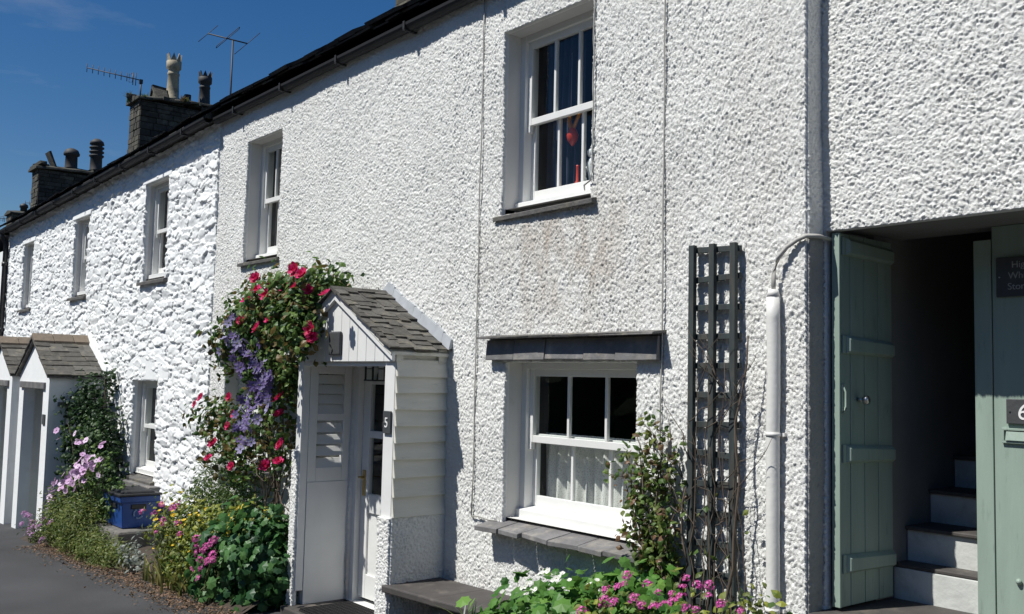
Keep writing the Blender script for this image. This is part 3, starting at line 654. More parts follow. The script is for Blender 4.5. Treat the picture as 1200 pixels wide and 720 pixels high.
# eaves: slates, fascia, gutter with brackets
def roof_strip(house, xa, xb, y0=-.11, run=3.1, pitch=.685, courses=15, seed=1, m='dark_slate', gut=True, dy=0, thick=True):
    def P(a, t): return (a, y0 + dy + run * t, ez(a) + (.075 if thick else .045) + run * pitch * t)
    mb = MB(); n = Vector((0, -pitch, 1)).normalized()
    slates(mb, P, (xa, xb), courses, .30, .016, seed, 0, .035, .022)
    if thick: slates(mb, lambda a, t: (a, y0 + dy + .0 + .25 * t, ez(a) + .118 + .25 * (pitch + .02) * t), (xa, xb), 1, .34, .026, seed + 5, 0, .06, .020)
    if thick: slates(mb, lambda a, t: (a, y0 + dy + .06 + .25 * t, ez(a) + .165 + .25 * (pitch + .02) * t), (xa, xb), 1, .30, .024, seed + 6, 0, .06, .020)
    slates(mb, lambda a, t: (a, y0 + dy + 2 * run - run * t, ez(a) + (.075 if thick else .045) + run * pitch * t), (xa, xb), courses // 2, .5, .02, seed + 9, 0, .02)
    rf = mb.build('roof', M[m], house)
    s = MB()
    za, zb = ez(xa), ez(xb); yb = y0 + dy + 2 * run; yr = y0 + dy + run
    s.prism([(xa, y0 + dy + .02, za + .035), (xa, yr, za + .04 + run * pitch), (xa, yb, za + .04), (xa, yb, za - .02), (xa, y0 + dy + .02, za + .0)], (xb - xa, 0, zb - za))
    s.build('roof_deck', M['dark_slate'], rf)
    if gut:
        g = MB(); vs = []; k = 9
        for x in (xa, xb):
            for j in range(k):
                an = math.pi * j / (k - 1)
                vs.append((x, -.075 + dy - .058 * math.cos(an), ez(x) - .058 * math.sin(an) + .005))
            for j in range(k - 1, -1, -1):
                an = math.pi * j / (k - 1)
                vs.append((x, -.075 + dy - .050 * math.cos(an), ez(x) - .050 * math.sin(an) + .005))
        N = 2 * k
        g.add(vs, [(j, (j + 1) % N, N + (j + 1) % N, N + j) for j in range(N)] + [tuple(range(N)), tuple(range(N, 2 * N))[::-1]], 0, False)
        go = g.build('gutter', M['gutter'], house)
        x = xa + .6
        while x < xb:
            b = MB(); b.box(x - .014, x + .014, -.137 + dy, -.01 + dy, ez(x) - .066, ez(x) - .054); b.box(x - .014, x + .014, -.139 + dy, -.131 + dy, ez(x) - .055, ez(x) + .012)
            x += 1.15; b.build('bracket', M['gutter'], go)
    return rf
roof_strip(house5, HX0, HX1 - .05, seed=31)

def cables(house):
    m = MB()
    def run(x, za, zb, s, extra=()):
        q = random.Random(s); n = 14
        m.tube([(x + q.uniform(-.006, .006), -.024, za + (zb - za) * i / n) for i in range(n + 1)] + list(extra), .0055, 5)
    run(-5.715, .69, 4.58, 1); run(-3.895, .85, 4.58, 2)
    run(-4.515, 4.58, 3.06, 3, [(-4.52, -.028, 2.99), (-4.58, -.03, 2.965), (-4.66, .05, 2.955)])
    m.tube([(-5.715, -.026, .69), (-5.62, -.03, .70), (-5.5, -.03, .69), (-5.42, .0, .69)], .0055, 5)
    m.build('cable', M['cable'], house)
cables(house5)
m = MB()
q = random.Random(4); m.tube([(-3.09 + q.uniform(-.002, .002), -.05, -.05 + .11 * i) for i in range(21)], .036, 16); m.tube([(-3.09, -.05, 2.15), (-3.09, -.05, 2.19)], [.036, .026], 16)
for z in (.52, 1.42): m.tube([(-3.09, -.05, z), (-3.09, -.05, z + .022)], .039, 16); m.box(-3.145, -3.035, -.03, -.005, z + .002, z + .02)
dp = m.build('drainpipe', M['pipe'], house5)
m = MB(); m.tube([(-3.09, -.05, 2.17), (-3.085, -.055, 2.27), (-3.06, -.055, 2.35), (-3.01, -.045, 2.41), (-2.95, -.035, 2.445), (-2.905, -.03, 2.46), (-2.885, .05, 2.465), (-2.88, .16, 2.46)], .012, 8)
m.build('conduit', M['cable'], dp)

# front door (number 5)
m = MB(); yd = .05
m.box(-7.50, -7.44, yd - .04, yd + .1, -.24, 1.76); m.box(-6.72, -6.66, yd - .04, yd + .1, -.24, 1.76); m.box(-7.50, -6.66, yd - .038, yd + .1, 1.76, 1.80)
fr = m.build('door_frame', M['white'], house5, bevel=.005)
m = MB(); a, b = -7.435, -6.725
m.box(a, a + .115, yd + .01, yd + .055, -.20, 1.75); m.box(b - .115, b, yd + .01, yd + .055, -.20, 1.75)
for z0, z1 in ((-.20, .0), (.52, .68), (1.16, 1.22), (1.62, 1.75)): m.box(a + .115, b - .115, yd + .011, yd + .054, z0, z1)
m.box((a + b) / 2 - .02, (a + b) / 2 + .02, yd + .012, yd + .053, .68, 1.62); m.box((a + b) / 2 - .05, (a + b) / 2 + .05, yd + .012, yd + .053, .0, .52)
m.box(a + .115, b - .115, yd + .028, yd + .045, -.0, .52)
d5 = m.build('door', M['white'], house5, bevel=.004)
m = MB(); m.add([(a + .1, yd + .035, .66), (b - .1, yd + .035, .66), (b - .1, yd + .035, 1.64), (a + .1, yd + .035, 1.64)], [(0, 1, 2, 3)])
m.build('pane', M['glass'], d5)
m = MB(); m.box(a + .035, a + .075, yd + .002, yd + .012, .66, .88); m.tube([(a + .055, yd - .0, .82), (a + .055, yd - .045, .82), (a + .12, yd - .05, .82)], .009, 8)
m.build('handle', M['brass'], d5)
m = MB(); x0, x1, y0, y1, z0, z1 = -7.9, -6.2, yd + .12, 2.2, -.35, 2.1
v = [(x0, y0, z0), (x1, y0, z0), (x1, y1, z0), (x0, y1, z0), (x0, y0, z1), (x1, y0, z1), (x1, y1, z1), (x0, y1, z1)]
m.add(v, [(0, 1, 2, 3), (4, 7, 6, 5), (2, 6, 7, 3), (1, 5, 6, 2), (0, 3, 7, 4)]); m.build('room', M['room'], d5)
m = MB(); m.box(-7.50, -6.66, -.06, .15, -.36, -.235); m.build('threshold', M['white'], d5, bevel=.006)

# curtains and ornaments behind the glass
curtain('net_curtain', 'white lace net curtain across the lower half of the ground floor window', -5.36, -4.14, .36, .77, 1.31, M['lace'], 13, .02, 'net curtain', seed=2)
curtain('curtain', 'dark blue curtain behind the upstairs window over the slate lintel', -5.40, -5.02, .38, 2.95, 4.2, M['curtain'], 6, .03, seed=4)
curtain('curtain', 'dark blue curtain drawn to the right behind the window above the lintel', -4.93, -4.5, .40, 2.95, 4.2, M['curtain'], 6, .03, seed=7)
curtain('curtain', 'pale curtain behind the narrow upstairs window above the roses', -9.92, -9.55, .36, 2.95, 4.18, M['pale_curtain'], 6, .03, seed=5)
m = MB()
m.lathe([(.024, 0), (.03, .02), (.016, .09), (.03, .16), (.036, .2), (.02, .235), (.012, .245)], (-4.86, .30, 3.005), 14)
m.lathe([(.012, 0), (.03, .025), (.032, .05), (.012, .075)], (-4.86, .30, 3.245), 14)
m.tube([(-4.895, .30, 3.19), (-4.925, .295, 3.12), (-4.895, .285, 3.09)], [.012, .011, .008], 6); m.tube([(-4.825, .30, 3.19), (-4.80, .295, 3.12), (-4.825, .285, 3.09)], [.012, .011, .008], 6)
tag(m.build('figurine', M['porcelain'], None, smooth=True), 'small white porcelain figurine standing inside the upstairs window', 'figurine')
m = MB(); m.lathe([(.026, 0), (.032, .03), (.028, .07), (.012, .10), (.011, .2), (.014, .21)], (-5.0, .30, 3.005), 12)
tag(m.build('bottle', M['red_orn'], None, smooth=True), 'little red glass bottle beside the white figurine on the sill', 'bottle')
t = thing('window_ornament', 'red and orange hanging ornament like a bird behind the upstairs glass', 'ornament', (-5.05, .29, 3.49))
m = MB(); m.lathe([(.004, -.07), (.035, -.03), (.045, .01), (.03, .05), (.006, .075)], (-5.05, .29, 3.43), 10); m.build('body', M['red_orn'], t)
m = MB(); m.tube([(-5.05, .29, 3.47), (-5.09, .29, 3.55), (-5.08, .29, 3.60)], [.02, .016, .006], 8); m.tube([(-5.05, .29, 3.47), (-4.99, .29, 3.57), (-4.96, .29, 3.59)], [.015, .012, .003], 6); m.build('wing', mat('orange_glass', (.6, .22, .03), .3), t)
m = MB(); m.tube([(-5.07, .29, 3.60), (-5.07, .29, 4.05)], .0015, 4); m.build('thread', M['cable'], t)

# ------------------------------------------------------------------ porch of number 5
porch = thing('porch', 'white timber porch with a stone slate gable roof and clapboard side', 'porch', (-6.86, -.25, -.3))
PXL, PXR, PF = -7.63, -6.09, -.48
m = MB(); AX, AZ, EZ = -6.95, 2.36, 1.86
def PR(a, t): return (-6.04 + (AX + 6.04) * t, a, EZ + .02 + (AZ - EZ) * t)
def PL(a, t): return (-7.82 + (AX + 7.82) * t, a, EZ + .02 + (AZ - EZ) * t)
slates(m, PR, (-.56, .0), 13, .125, .012, 41, 0, .022, .013); slates(m, PL, (-.56, .0), 13, .125, .012, 42, 0, .022, .013)
for k in range(4):
    y = -.57 + .145 * k
    m.prism([(AX - .09, y, AZ - .035), (AX, y, AZ + .022), (AX + .09, y, AZ - .035), (AX + .09, y, AZ - .012), (AX, y, AZ + .048), (AX - .09, y, AZ - .012)], (0, .14, 0))
pr = m.build('roof', M['brown_slate'], porch)
m = MB(); m.prism([(-7.80, 0, EZ - .012), (AX, 0, AZ + .0), (-6.06, 0, EZ - .012), (-6.06, 0, EZ + .012), (AX, 0, AZ + .02), (-7.80, 0, EZ + .012)], (0, -.54, 0)); m.build('roof_boarding', M['old_white'], pr)
m = MB()
for s in (-1, 1):
    xe = -6.02 if s > 0 else -7.84
    p0 = Vector((AX, 0, AZ + .06)); p1 = Vector((xe, 0, EZ + .07)); k = 9; q = random.Random(5 + s)
    for i in range(k):
        a = p0.lerp(p1, i / k); b = p0.lerp(p1, (i + 1) / k); h = .055 + q.uniform(-.010, .010)
        m.hexa([(a.x, -.055, a.z - .03), (b.x, -.055, b.z - .03), (b.x, .01, b.z), (a.x, .01, a.z), (a.x, -.035, a.z + h), (b.x, -.035, b.z + h + q.uniform(-.01, .01)), (b.x, .01, b.z + h), (a.x, .01, a.z + h)][::1])
m.build('flashing', M['lead'], pr)
# gable of upright boards
m = MB(); k = 12; yb = -.50
for i in range(k):
    a = -7.66 + 1.57 * i / k; b = -7.66 + 1.57 * (i + 1) / k
    def top(x): return (EZ + (AZ - EZ) * ((x + 7.80) / (AX + 7.80) if x < AX else (-6.06 - x) / (-6.06 - AX))) - .015
    za, zb = max(top(a), 1.83), max(top(b), 1.83)
    pts = [(a + .002, yb, 1.80), (b - .002, yb, 1.80), (b - .002, yb, zb)] + ([(AX, yb, AZ - .01)] if a < AX < b else []) + [(a + .002, yb, za)]
    m.prism(pts, (0, .02, 0))
m.build('gable', M['white'], porch, bevel=.003)
for s in (-1, 1):
    m = MB(); xe = -6.055 if s > 0 else -7.805
    m.prism([(AX, -.505, AZ - .065), (xe, -.505, EZ - .055), (xe, -.505, EZ + .005), (AX, -.505, AZ + .005)], (0, -.028, 0)); m.build('bargeboard', M['white'], porch, bevel=.003)
# corner posts, rough plinths
m = MB(); m.box(PXR - .14, PXR - .002, PF, PF + .07, .66, 1.80); m.build('post', M['white'], porch, bevel=.004)
m = MB(); m.box(PXL, PXL + .09, PF, PF + .07, -.12, 1.80); m.build('post', M['white'], porch, bevel=.004)
m = MB(); m.box(PXL + .01, PXR - .01, PF + .012, PF + .07, 1.765, 1.80); m.build('head_beam', M['white'], porch, bevel=.004)
rc = lambda s: (lambda u, v: roughcast_h(u, v, s) * .9)
p1 = relief('plinth', porch, M['roughcast'], (PXR - .15, PF - .005, -.5), (1, 0, 0), (0, 0, 1), (0, -1, 0), (0, .155), (0, 1.16), .006, rc(61), skirt=.02)
relief('plinth_side', p1, M['roughcast'], (PXR + .005, PF, -.5), (0, 1, 0), (0, 0, 1), (1, 0, 0), (0, .49), (0, 1.17), .006, rc(62), skirt=.02)
m = MB(); m.box(PXR - .14, PXR - .01, PF + .01, 0, -.5, .655); m.build('plinth_core', M['roughcast'], p1)
p2 = relief('plinth', porch, M['roughcast'], (PXL - .02, PF - .012, -.5), (1, 0, 0), (0, 0, 1), (0, -1, 0), (0, .10), (0, 1.55), .006, rc(63), skirt=.03)
relief('plinth_side', p2, M['roughcast'], (PXL - .02, -.01, -.5), (0, -1, 0), (0, 0, 1), (-1, 0, 0), (0, .48), (0, 1.55), .012, rc(64), skirt=.02)
# clapboards, right side
m = MB(); q = random.Random(9); z = .665; zt = [.665, .81, .95, 1.08, 1.205, 1.325, 1.445, 1.57, 1.69, 1.80]
for i in range(9):
    a, b = zt[i], zt[i + 1] + .018; e = q.uniform(-.004, .004)
    m.hexa([(PXR - .035, PF + .005, a), (PXR + .031, PF + .005, a + e), (PXR + .031, -.012, a - e), (PXR - .035, -.012, a), (PXR - .035, PF + .005, b), (PXR + .002, PF + .005, b), (PXR + .002, -.012, b), (PXR - .035, -.012, b)])
m.build('side_panel', M['old_white'], porch, bevel=.003)
m = MB(); m.box(PXR - .06, PXR + .012, PF - .0, PF + .06, 1.80, 1.875); m.box(PXR - .05, PXR + .01, -.1, -.005, 1.80, 1.9); m.box(PXR - .06, PXR - .02, PF + .06, -.1, 1.80, 1.85); m.build('wall_plate', M['old_white'], porch, bevel=.003)
# left side: louvred panel over solid boarding
m = MB(); xi = PXL + .09
m.box(PXL + .0, xi - .03, PF + .07, -.0, -.3, .80); m.box(PXL + .0, xi - .03, PF + .0715, PF + .13, .80, 1.80); m.box(PXL + .0, xi - .03, -.06, -.0, .80, 1.80)
for y0_, y1_, z0_, z1_ in ((PF + .0725, PF + .15, .78, 1.80), (-.075, -.005, .78, 1.80), (PF + .15, -.075, 1.70, 1.80), (PF + .15, -.075, 1.30, 1.36), (PF + .15, -.075, .78, .90)):
    m.box(xi - .03, xi, y0_, y1_, z0_, z1_)
m.box(xi - .03, xi + .006, PF + .0725, -.005, -.3, .78)
lp = m.build('louvre_panel', M['white'], porch, bevel=.003)
m = MB()
for z in [.90 + .1 * i for i in range(4)] + [1.36 + .085 * i for i in range(4)]:
    m.hexa([(xi - .014, PF + .15, z), (xi - .004, PF + .15, z), (xi - .004, -.075, z), (xi - .014, -.075, z), (xi - .052, PF + .15, z + .078), (xi - .042, PF + .15, z + .078), (xi - .042, -.075, z + .078), (xi - .052, -.075, z + .078)])
m.build('slat', M['white'], lp, bevel=.002)
m = MB(); m.box(PXL + .03, PXR - .13, PF - .10, .0, -.5, -.235); tag(m.build('doorstep', M['slab'], porch, bevel=.012))
t = thing('lantern', 'small black square lantern hanging inside the white porch', 'lantern', (-6.75, -.25, 1.66))
m = MB()
for sx in (-1, 1):
    for sy in (-1, 1): m.box(-6.75 + sx * .055 - .006, -6.75 + sx * .055 + .006, -.25 + sy * .055 - .006, -.25 + sy * .055 + .006, 1.66, 1.80)
m.box(-6.815, -6.685, -.315, -.185, 1.65, 1.662); m.box(-6.815, -6.685, -.315, -.185, 1.80, 1.812); m.tube([(-6.75, -.25, 1.81), (-6.75, -.25, 2.1)], .006, 6); m.build('frame', M['black'], t)
m = MB()
for sx in (-1, 1):
    m.add([(-6.75 + sx * .055, -.305, 1.662), (-6.75 + sx * .055, -.195, 1.662), (-6.75 + sx * .055, -.195, 1.80), (-6.75 + sx * .055, -.305, 1.80)], [(0, 1, 2, 3)])
    m.add([(-6.805, -.25 + sx * .055, 1.662), (-6.695, -.25 + sx * .055, 1.662), (-6.695, -.25 + sx * .055, 1.80), (-6.805, -.25 + sx * .055, 1.80)], [(0, 1, 2, 3)])
m.build('glazing', M['glass'], t)
m = MB(); m.lathe([(.014, 0), (.016, .03), (.028, .06), (.024, .09), (.01, .105)], (-6.75, -.25, 1.67), 12); m.build('bulb', M['porcelain'], t)

def plaque(name, label, cat, x0, x1, y, z0, z1, txt, size, tx, tz, lm='letter', spacing=1., th=.014, align='LEFT'):
    t = thing(name, label, cat, ((x0 + x1) / 2, y, z0))
    m = MB(); m.box(x0, x1, y - th, y, z0, z1); m.build('plate', M['plate_slate'], t, bevel=.003)
    if txt: text_mesh('lettering', txt, size, (tx, y - th - .001, tz), M[lm], t, align, spacing)
    m = MB(); zc = (z0 + z1) / 2; m.tube([(x0 + .018, y - th - .004, zc), (x0 + .018, y - th, zc)], .0045, 8); m.build('screw', M['chrome'], t)
    return t
plaque('number_plaque', 'slate plaque with a white 5 on the porch post', 'house number', -6.212, -6.108, PF - .004, 1.27, 1.435, '5', .105, -6.188, 1.315)
m = MB(); m.box(-7.03, -6.85, -.53, -.5, 1.85, 2.04); tag(m.build('name_board', M['plate_slate'], None, bevel=.012), 'dark wooden name board on the porch gable half hidden by roses', 'sign')
t = thing('doormat', 'black ribbed rubber doormat on the porch floor', 'doormat', (-6.95, -.28, -.235))
m = MB(); m.box(-7.34, -6.46, -.54, -.07, -.233, -.222); m.build('mat_base', M['rubber'], t)
m = MB()
for i in range(29): x = -7.33 + .86 * i / 28; m.box(x, x + .012, -.535, -.075, -.222, -.209)
for j in range(10): y = -.53 + .047 * j; m.box(-7.335, -6.465, y, y + .01, -.222, -.211)
m.build('ribs', M['rubber'], t)

# slate bench right of the porch
t = thing('bench', 'low dark slate slab bench against the white wall beside the porch', 'bench', (-5.45, -.26, -.2))
m = MB(); q = random.Random(2)
m.hexa([(-6.11, -.53, .135), (-5.52, -.50, .145), (-5.52, -.03, .155), (-6.08, -.03, .145), (-6.11, -.53, .188), (-5.52, -.50, .195), (-5.52, -.03, .205), (-6.08, -.03, .195)])
m.hexa([(-5.515, -.52, .15), (-4.86, -.47, .16), (-4.84, -.03, .17), (-5.515, -.03, .155), (-5.515, -.52, .2), (-4.86, -.47, .21), (-4.84, -.03, .222), (-5.515, -.03, .205)])
m.build('seat', M['slab'], t, bevel=.01)
for x0, x1 in ((-5.62, -5.38), (-5.02, -4.88)): m = MB(); m.box(x0, x1, -.44, -.05, -.3, .143); m.build('support', M['stone'], t, bevel=.02)

# ------------------------------------------------------------------ house at the right (number 6), set back 145 mm
house6 = thing('cottage', 'white roughcast cottage with a dark recessed entry at the right edge', 'cottage', (-1.6, .145, gz(-1.6)))
YB = .145; OPX = (-2.90, -1.30); OZ = 2.50
relief('wall', house6, M['roughcast'], (0, YB, 0), (1, 0, 0), (0, 0, 1), (0, -1, 0), (HX1, .2), (-.3, 3.75), .0054, lambda u, v: roughcast_h(u, v, 77), [(OPX[0], OPX[1], -.5, OZ)], skirt=.04)
relief('wall_end', house6, M['roughcast'], (0, YB, 0), (1, 0, 0), (0, 0, 1), (0, -1, 0), (.2, 4.5), (-.4, 4.66), .03, lambda u, v: roughcast_h(u, v, 78), skirt=.04)
relief('wall_head', house6, M['roughcast'], (0, YB, 0), (1, 0, 0), (0, 0, 1), (0, -1, 0), (HX1, .2), (3.75, 4.66), .02, lambda u, v: roughcast_h(u, v, 77), skirt=.04)
relief('party_wall', house5, M['roughcast'], (HX1, 0, 0), (0, 1, 0), (0, 0, 1), (1, 0, 0), (0, .19), (2.47, 4.66), .006, lambda u, v: roughcast_h(u, v, 79) * .8, skirt=.03)
relief('party_wall', house5, M['shaded_render'], (HX1, 0, 0), (0, 1, 0), (0, 0, 1), (1, 0, 0), (0, .19), (-.3, 2.47), .0088, lambda u, v: roughcast_h(u, v, 79) * .8, skirt=.03)
relief('jamb', house6, M['shaded_render'], (HX1 - .002, .19, 0), (0, 1, 0), (0, 0, 1), (1, 0, 0), (0, .5), (-.3, OZ + .05), .012, lambda u, v: roughcast_h(u, v, 80) * .6, skirt=.03)
roof_strip(house6, HX1 - .05, 4.5, seed=35, dy=.145)
m = MB()
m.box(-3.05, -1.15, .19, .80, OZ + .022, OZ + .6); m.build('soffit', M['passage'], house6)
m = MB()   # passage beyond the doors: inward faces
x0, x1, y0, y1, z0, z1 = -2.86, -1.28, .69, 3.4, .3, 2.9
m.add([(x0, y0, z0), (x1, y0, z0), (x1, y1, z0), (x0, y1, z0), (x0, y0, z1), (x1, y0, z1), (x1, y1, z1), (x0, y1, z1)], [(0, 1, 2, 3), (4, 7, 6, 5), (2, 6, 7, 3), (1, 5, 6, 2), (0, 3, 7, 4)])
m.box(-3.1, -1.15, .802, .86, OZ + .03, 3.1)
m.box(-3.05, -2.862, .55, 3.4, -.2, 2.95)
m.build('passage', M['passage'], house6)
m = MB(); m.box(-1.30, -1.2, .19, .75, -.4, OZ + .05); m.build('jamb', M['reveal'], house6)
t = thing('staircase', 'worn stone steps with white painted risers climbing into the dark passage', 'steps', (-2.1, .9, .55))
ys_ = [.715, .86, 1.12, 1.41, 1.70, 1.99]; zt_ = [.735, .925, 1.11, 1.295, 1.48, 1.665]
for i in range(6):
    m = MB(); y0 = ys_[i]; q = random.Random(i)
    zb = .50 if i == 0 else zt_[i - 1] - .02
    m.box(-2.855, -1.30, y0, 3.3, zb, zt_[i] - .022)
    st = m.build('step', M['riser'], t, bevel=.006)
    m = MB(); m.box(-2.856, -1.29, y0 - (.0 if i == 0 else .02), ys_[i + 1] + .02 if i < 5 else 3.3, zt_[i] - .021, zt_[i]); m.build('tread', M['slab'], st, bevel=.005)
m = MB(); m.box(-2.91, -1.25, -.02, .712, .30, .548); m.box(-2.91, -1.25, -.35, -.021, .1, .36); m.box(-2.91, -1.25, -.68, -.351, -.3, .16); m.build('landing', M['slab'], t, bevel=.01)

# open plank leaf of the entry door, hinged at the back of the recess
m = MB(); q = random.Random(6)
yy = [.165, .26, .395, .53, .675]
for a, b in zip(yy[:-1], yy[1:]): m.box(-2.868, -2.832, a + .0028, b - .0028, .565, 2.49)
m.box(-2.872, -2.826, .150, .166, .565, 2.49)
lf = m.build('door', M['sage'], house6, bevel=.003); lf['label'] = 'open plank leaf with four ledges'
for z in (.735, 1.295, 1.86, 2.375):
    m = MB(); m.prism([(-2.832, .175, z), (-2.832, .66, z - .01), (-2.832, .66, z + .075), (-2.832, .175, z + .095)], (.012, 0, 0))
    m.hexa([(-2.82, .20, z + .0), (-2.80, .215, z + .012), (-2.80, .65, z + .004), (-2.82, .66, z - .008), (-2.82, .20, z + .093), (-2.80, .215, z + .075), (-2.80, .65, z + .058), (-2.82, .66, z + .073)])
    m.build('ledge', M['sage'], lf, bevel=.003)
m = MB(); m.box(-2.833, -2.822, .165, .205, 1.56, 1.70); m.tube([(-2.825, .18, 1.55), (-2.81, .18, 1.58), (-2.81, .18, 1.66), (-2.825, .18, 1.69)], .006, 6); m.build('latch', M['sage'], lf, bevel=.002)
m = MB(); m.tube([(-2.832, .325, 1.62), (-2.80, .325, 1.62)], .010, 10); m.tube([(-2.80, .325, 1.62), (-2.79, .325, 1.62), (-2.772, .325, 1.62), (-2.762, .325, 1.62)], [.012, .024, .024, .012], 14); m.build('knob', M['chrome'], lf)
# closed leaf with letterbox
m = MB(); yp = .66
m.box(-2.37, -2.282, yp, yp + .045, .56, 2.455)
xx = [-2.279, -2.10, -1.92, -1.74, -1.56, -1.38, -1.30]
for a, b in zip(xx[:-1], xx[1:]): m.box(a + .002, b - .002, yp + .003, yp + .042, .56, 2.52)
cl = m.build('door', M['sage'], house6, bevel=.003); cl['label'] = 'closed board leaf with letterbox'
m = MB()
x0, x1, z0, z1 = -2.235, -1.965, 1.425, 1.50
m.box(x0, x1, yp - .012, yp + .004, z1 - .012, z1); m.box(x0, x1, yp - .012, yp + .004, z0, z0 + .012); m.box(x0, x0 + .012, yp - .012, yp + .004, z0 + .012, z1 - .012); m.box(x1 - .012, x1, yp - .012, yp + .004, z0 + .012, z1 - .012)
m.hexa([(x0 + .02, yp - .02, z0 + .014), (x1 - .02, yp - .02, z0 + .014), (x1 - .02, yp + .002, z0 + .014), (x0 + .02, yp + .002, z0 + .014), (x0 + .02, yp - .008, z1 - .016), (x1 - .02, yp - .008, z1 - .016), (x1 - .02, yp + .002, z1 - .016), (x0 + .02, yp + .002, z1 - .016)])
m.build('letterbox', M['sage'], cl, bevel=.002)
m = MB(); m.lathe([(.012, 0), (.016, .006), (.010, .016), (.004, .02)], (0, 0, 0), 12)
m.v = [(-2.165 + x, yp - z, .755 + y) for x, y, z in m.v]; m.f = [f[::-1] for f in m.f]; m.build('knob', M['sage'], cl)
plaque('number_plaque', 'slate plaque with a white 6 above the letterbox on the green door', 'house number', -2.21, -2.05, yp - .0, 1.522, 1.645, '6', .11, -2.155, 1.545)
plaque('name_sign', 'black slate name sign fixed high on the green door', 'sign', -2.25, -1.93, yp - .0, 2.155, 2.355, 'High\nWhite\nStones', .048, -2.128, 2.300, 'grey_letter', 1.14, align='CENTER')

# ------------------------------------------------------------------ trellis
t = thing('trellis', 'tall narrow dark green wooden trellis fixed to the roughcast wall', 'trellis', (-3.475, -.07, .1))
q = random.Random(8)
for x in (-3.626, -3.480, -3.334):
    m = MB(); d = q.uniform(-.006, .006); k = .019; z = 2.468 + q.uniform(-.008, .006); m.hexa([(x - k, -.080, .1), (x + k, -.080, .1), (x + k, -.050, .1), (x - k, -.050, .1), (x - k + d, -.080, z), (x + k + d, -.080, z), (x + k + d, -.050, z), (x - k + d, -.050, z)])
    m.build('upright', M['trellis'], t, bevel=.003)
for i in range(14):
    z = 2.44 - .163 * i; m = MB(); e = q.uniform(-.008, .008)
    m.hexa([(-3.648, -.0495, z - .0165 + e), (-3.312, -.0495, z - .0165 - e), (-3.312, -.026, z - .0165 - e), (-3.648, -.026, z - .0165 + e), (-3.648, -.0495, z + .0165 + e), (-3.312, -.0495, z + .0165 - e), (-3.312, -.026, z + .0165 - e), (-3.648, -.026, z + .0165 + e)])
    m.build('batten', M['trellis'], t, bevel=.002)

# ------------------------------------------------------------------ stone row
SX0, SX1 = -21.2, HX0
row_ = thing('cottage', 'long rubble stone cottage row painted white, left of the roughcast house', 'cottage', (-16, 0, gz(-16)))
SW = [(-13.15, -12.29, 2.92, 4.19), (-16.5, -15.74, 2.88, 4.09), (-19.85, -19.12, 2.83, 4.01), (-13.27, -12.34, .36, 1.57)]
SD = [(-15.95, -15.1, -.8, 1.3), (-17.95, -17.1, -.8, 1.3)]
wl = relief('wall', row_, M['rubble'], (0, 0, 0), (1, 0, 0), (0, 0, 1), (0, -1, 0), (SX0, SX1), (-1.0, 4.62), .013, rubble_h, [(w[0], w[1], w[2] - .05, w[3]) for w in SW] + SD, skirt=.03)
vc = np.empty(len(wl.data.vertices) * 3, np.float32); wl.data.vertices.foreach_get('co', vc); vc = vc.reshape(-1, 3); wo = wloc(row_)
lim = 4.59 - .021 * (-10.7 - (vc[:, 0] + wo.x)) - wo.z; vc[:, 2] = np.minimum(vc[:, 2], lim); wl.data.vertices.foreach_set('co', vc.ravel()); wl.data.update()
for i, w in enumerate(SW): sash_window(row_, *w, yset=.085, nx=2, sill=(.07, .045, .09 if i == 3 else .075, 1))
m = MB()
arch = [(-13.62, -.036, 1.575), (-11.98, -.036, 1.575), (-11.96, -.034, 1.70), (-12.06, -.032, 1.80), (-12.35, -.03, 1.895), (-12.75, -.03, 1.925), (-13.15, -.03, 1.915), (-13.45, -.032, 1.83), (-13.60, -.034, 1.70)]
m.prism(arch, (0, .06, 0)); m.build('lintel', M['limewash'], row_, bevel=.015)
for w in SW[:3]:
    m = MB(); m.hexa([(w[0] - .12, -.045, w[3] + .003), (w[1] + .1, -.045, w[3] + .003), (w[1] + .1, .03, w[3] + .003), (w[0] - .12, .03, w[3] + .003), (w[0] - .1, -.04, w[3] + .10), (w[1] + .1, -.04, w[3] + .085), (w[1] + .1, .03, w[3] + .085), (w[0] - .1, .03, w[3] + .10)])
    m.build('lintel', M['rubble'], row_, bevel=.012)
m = MB()   # projecting stone shelf behind the recycling box
m.box(-13.36, -12.1, -.16, .1, .20, .275); m.build('ledge_stone', M['sill_slate'], row_, bevel=.012)
roof_strip(row_, SX0, SX1, seed=51, y0=-.13, thick=False, dy=-.10)
m = MB(); m.tube([(-21.12, -.175, 4.36), (-21.12, -.17, 4.28), (-21.12, -.085, 4.14), (-21.12, -.085, -.75)], .05, 12)
for z in (1, 2.4, 3.7): m.tube([(-21.12, -.085, z), (-21.12, -.085, z + .08)], .062, 12)
m.build('drainpipe', M['black'], row_)
for a, b, c, d in SD:
    m = MB(); m.box(a, b, .05, .1, c, d); m.build('door', M['sage'], row_)
curtain('curtain', 'pale curtain behind the near upstairs window of the stone row', -13.1, -12.75, .33, 2.98, 4.15, M['pale_curtain'], 5, .03, seed=8)
curtain('net_curtain', 'pale patterned net curtain behind the ground floor window above the blue box', -13.2, -12.4, .33, .45, 1.5, M['lace'], 9, .02, 'net curtain', seed=9)

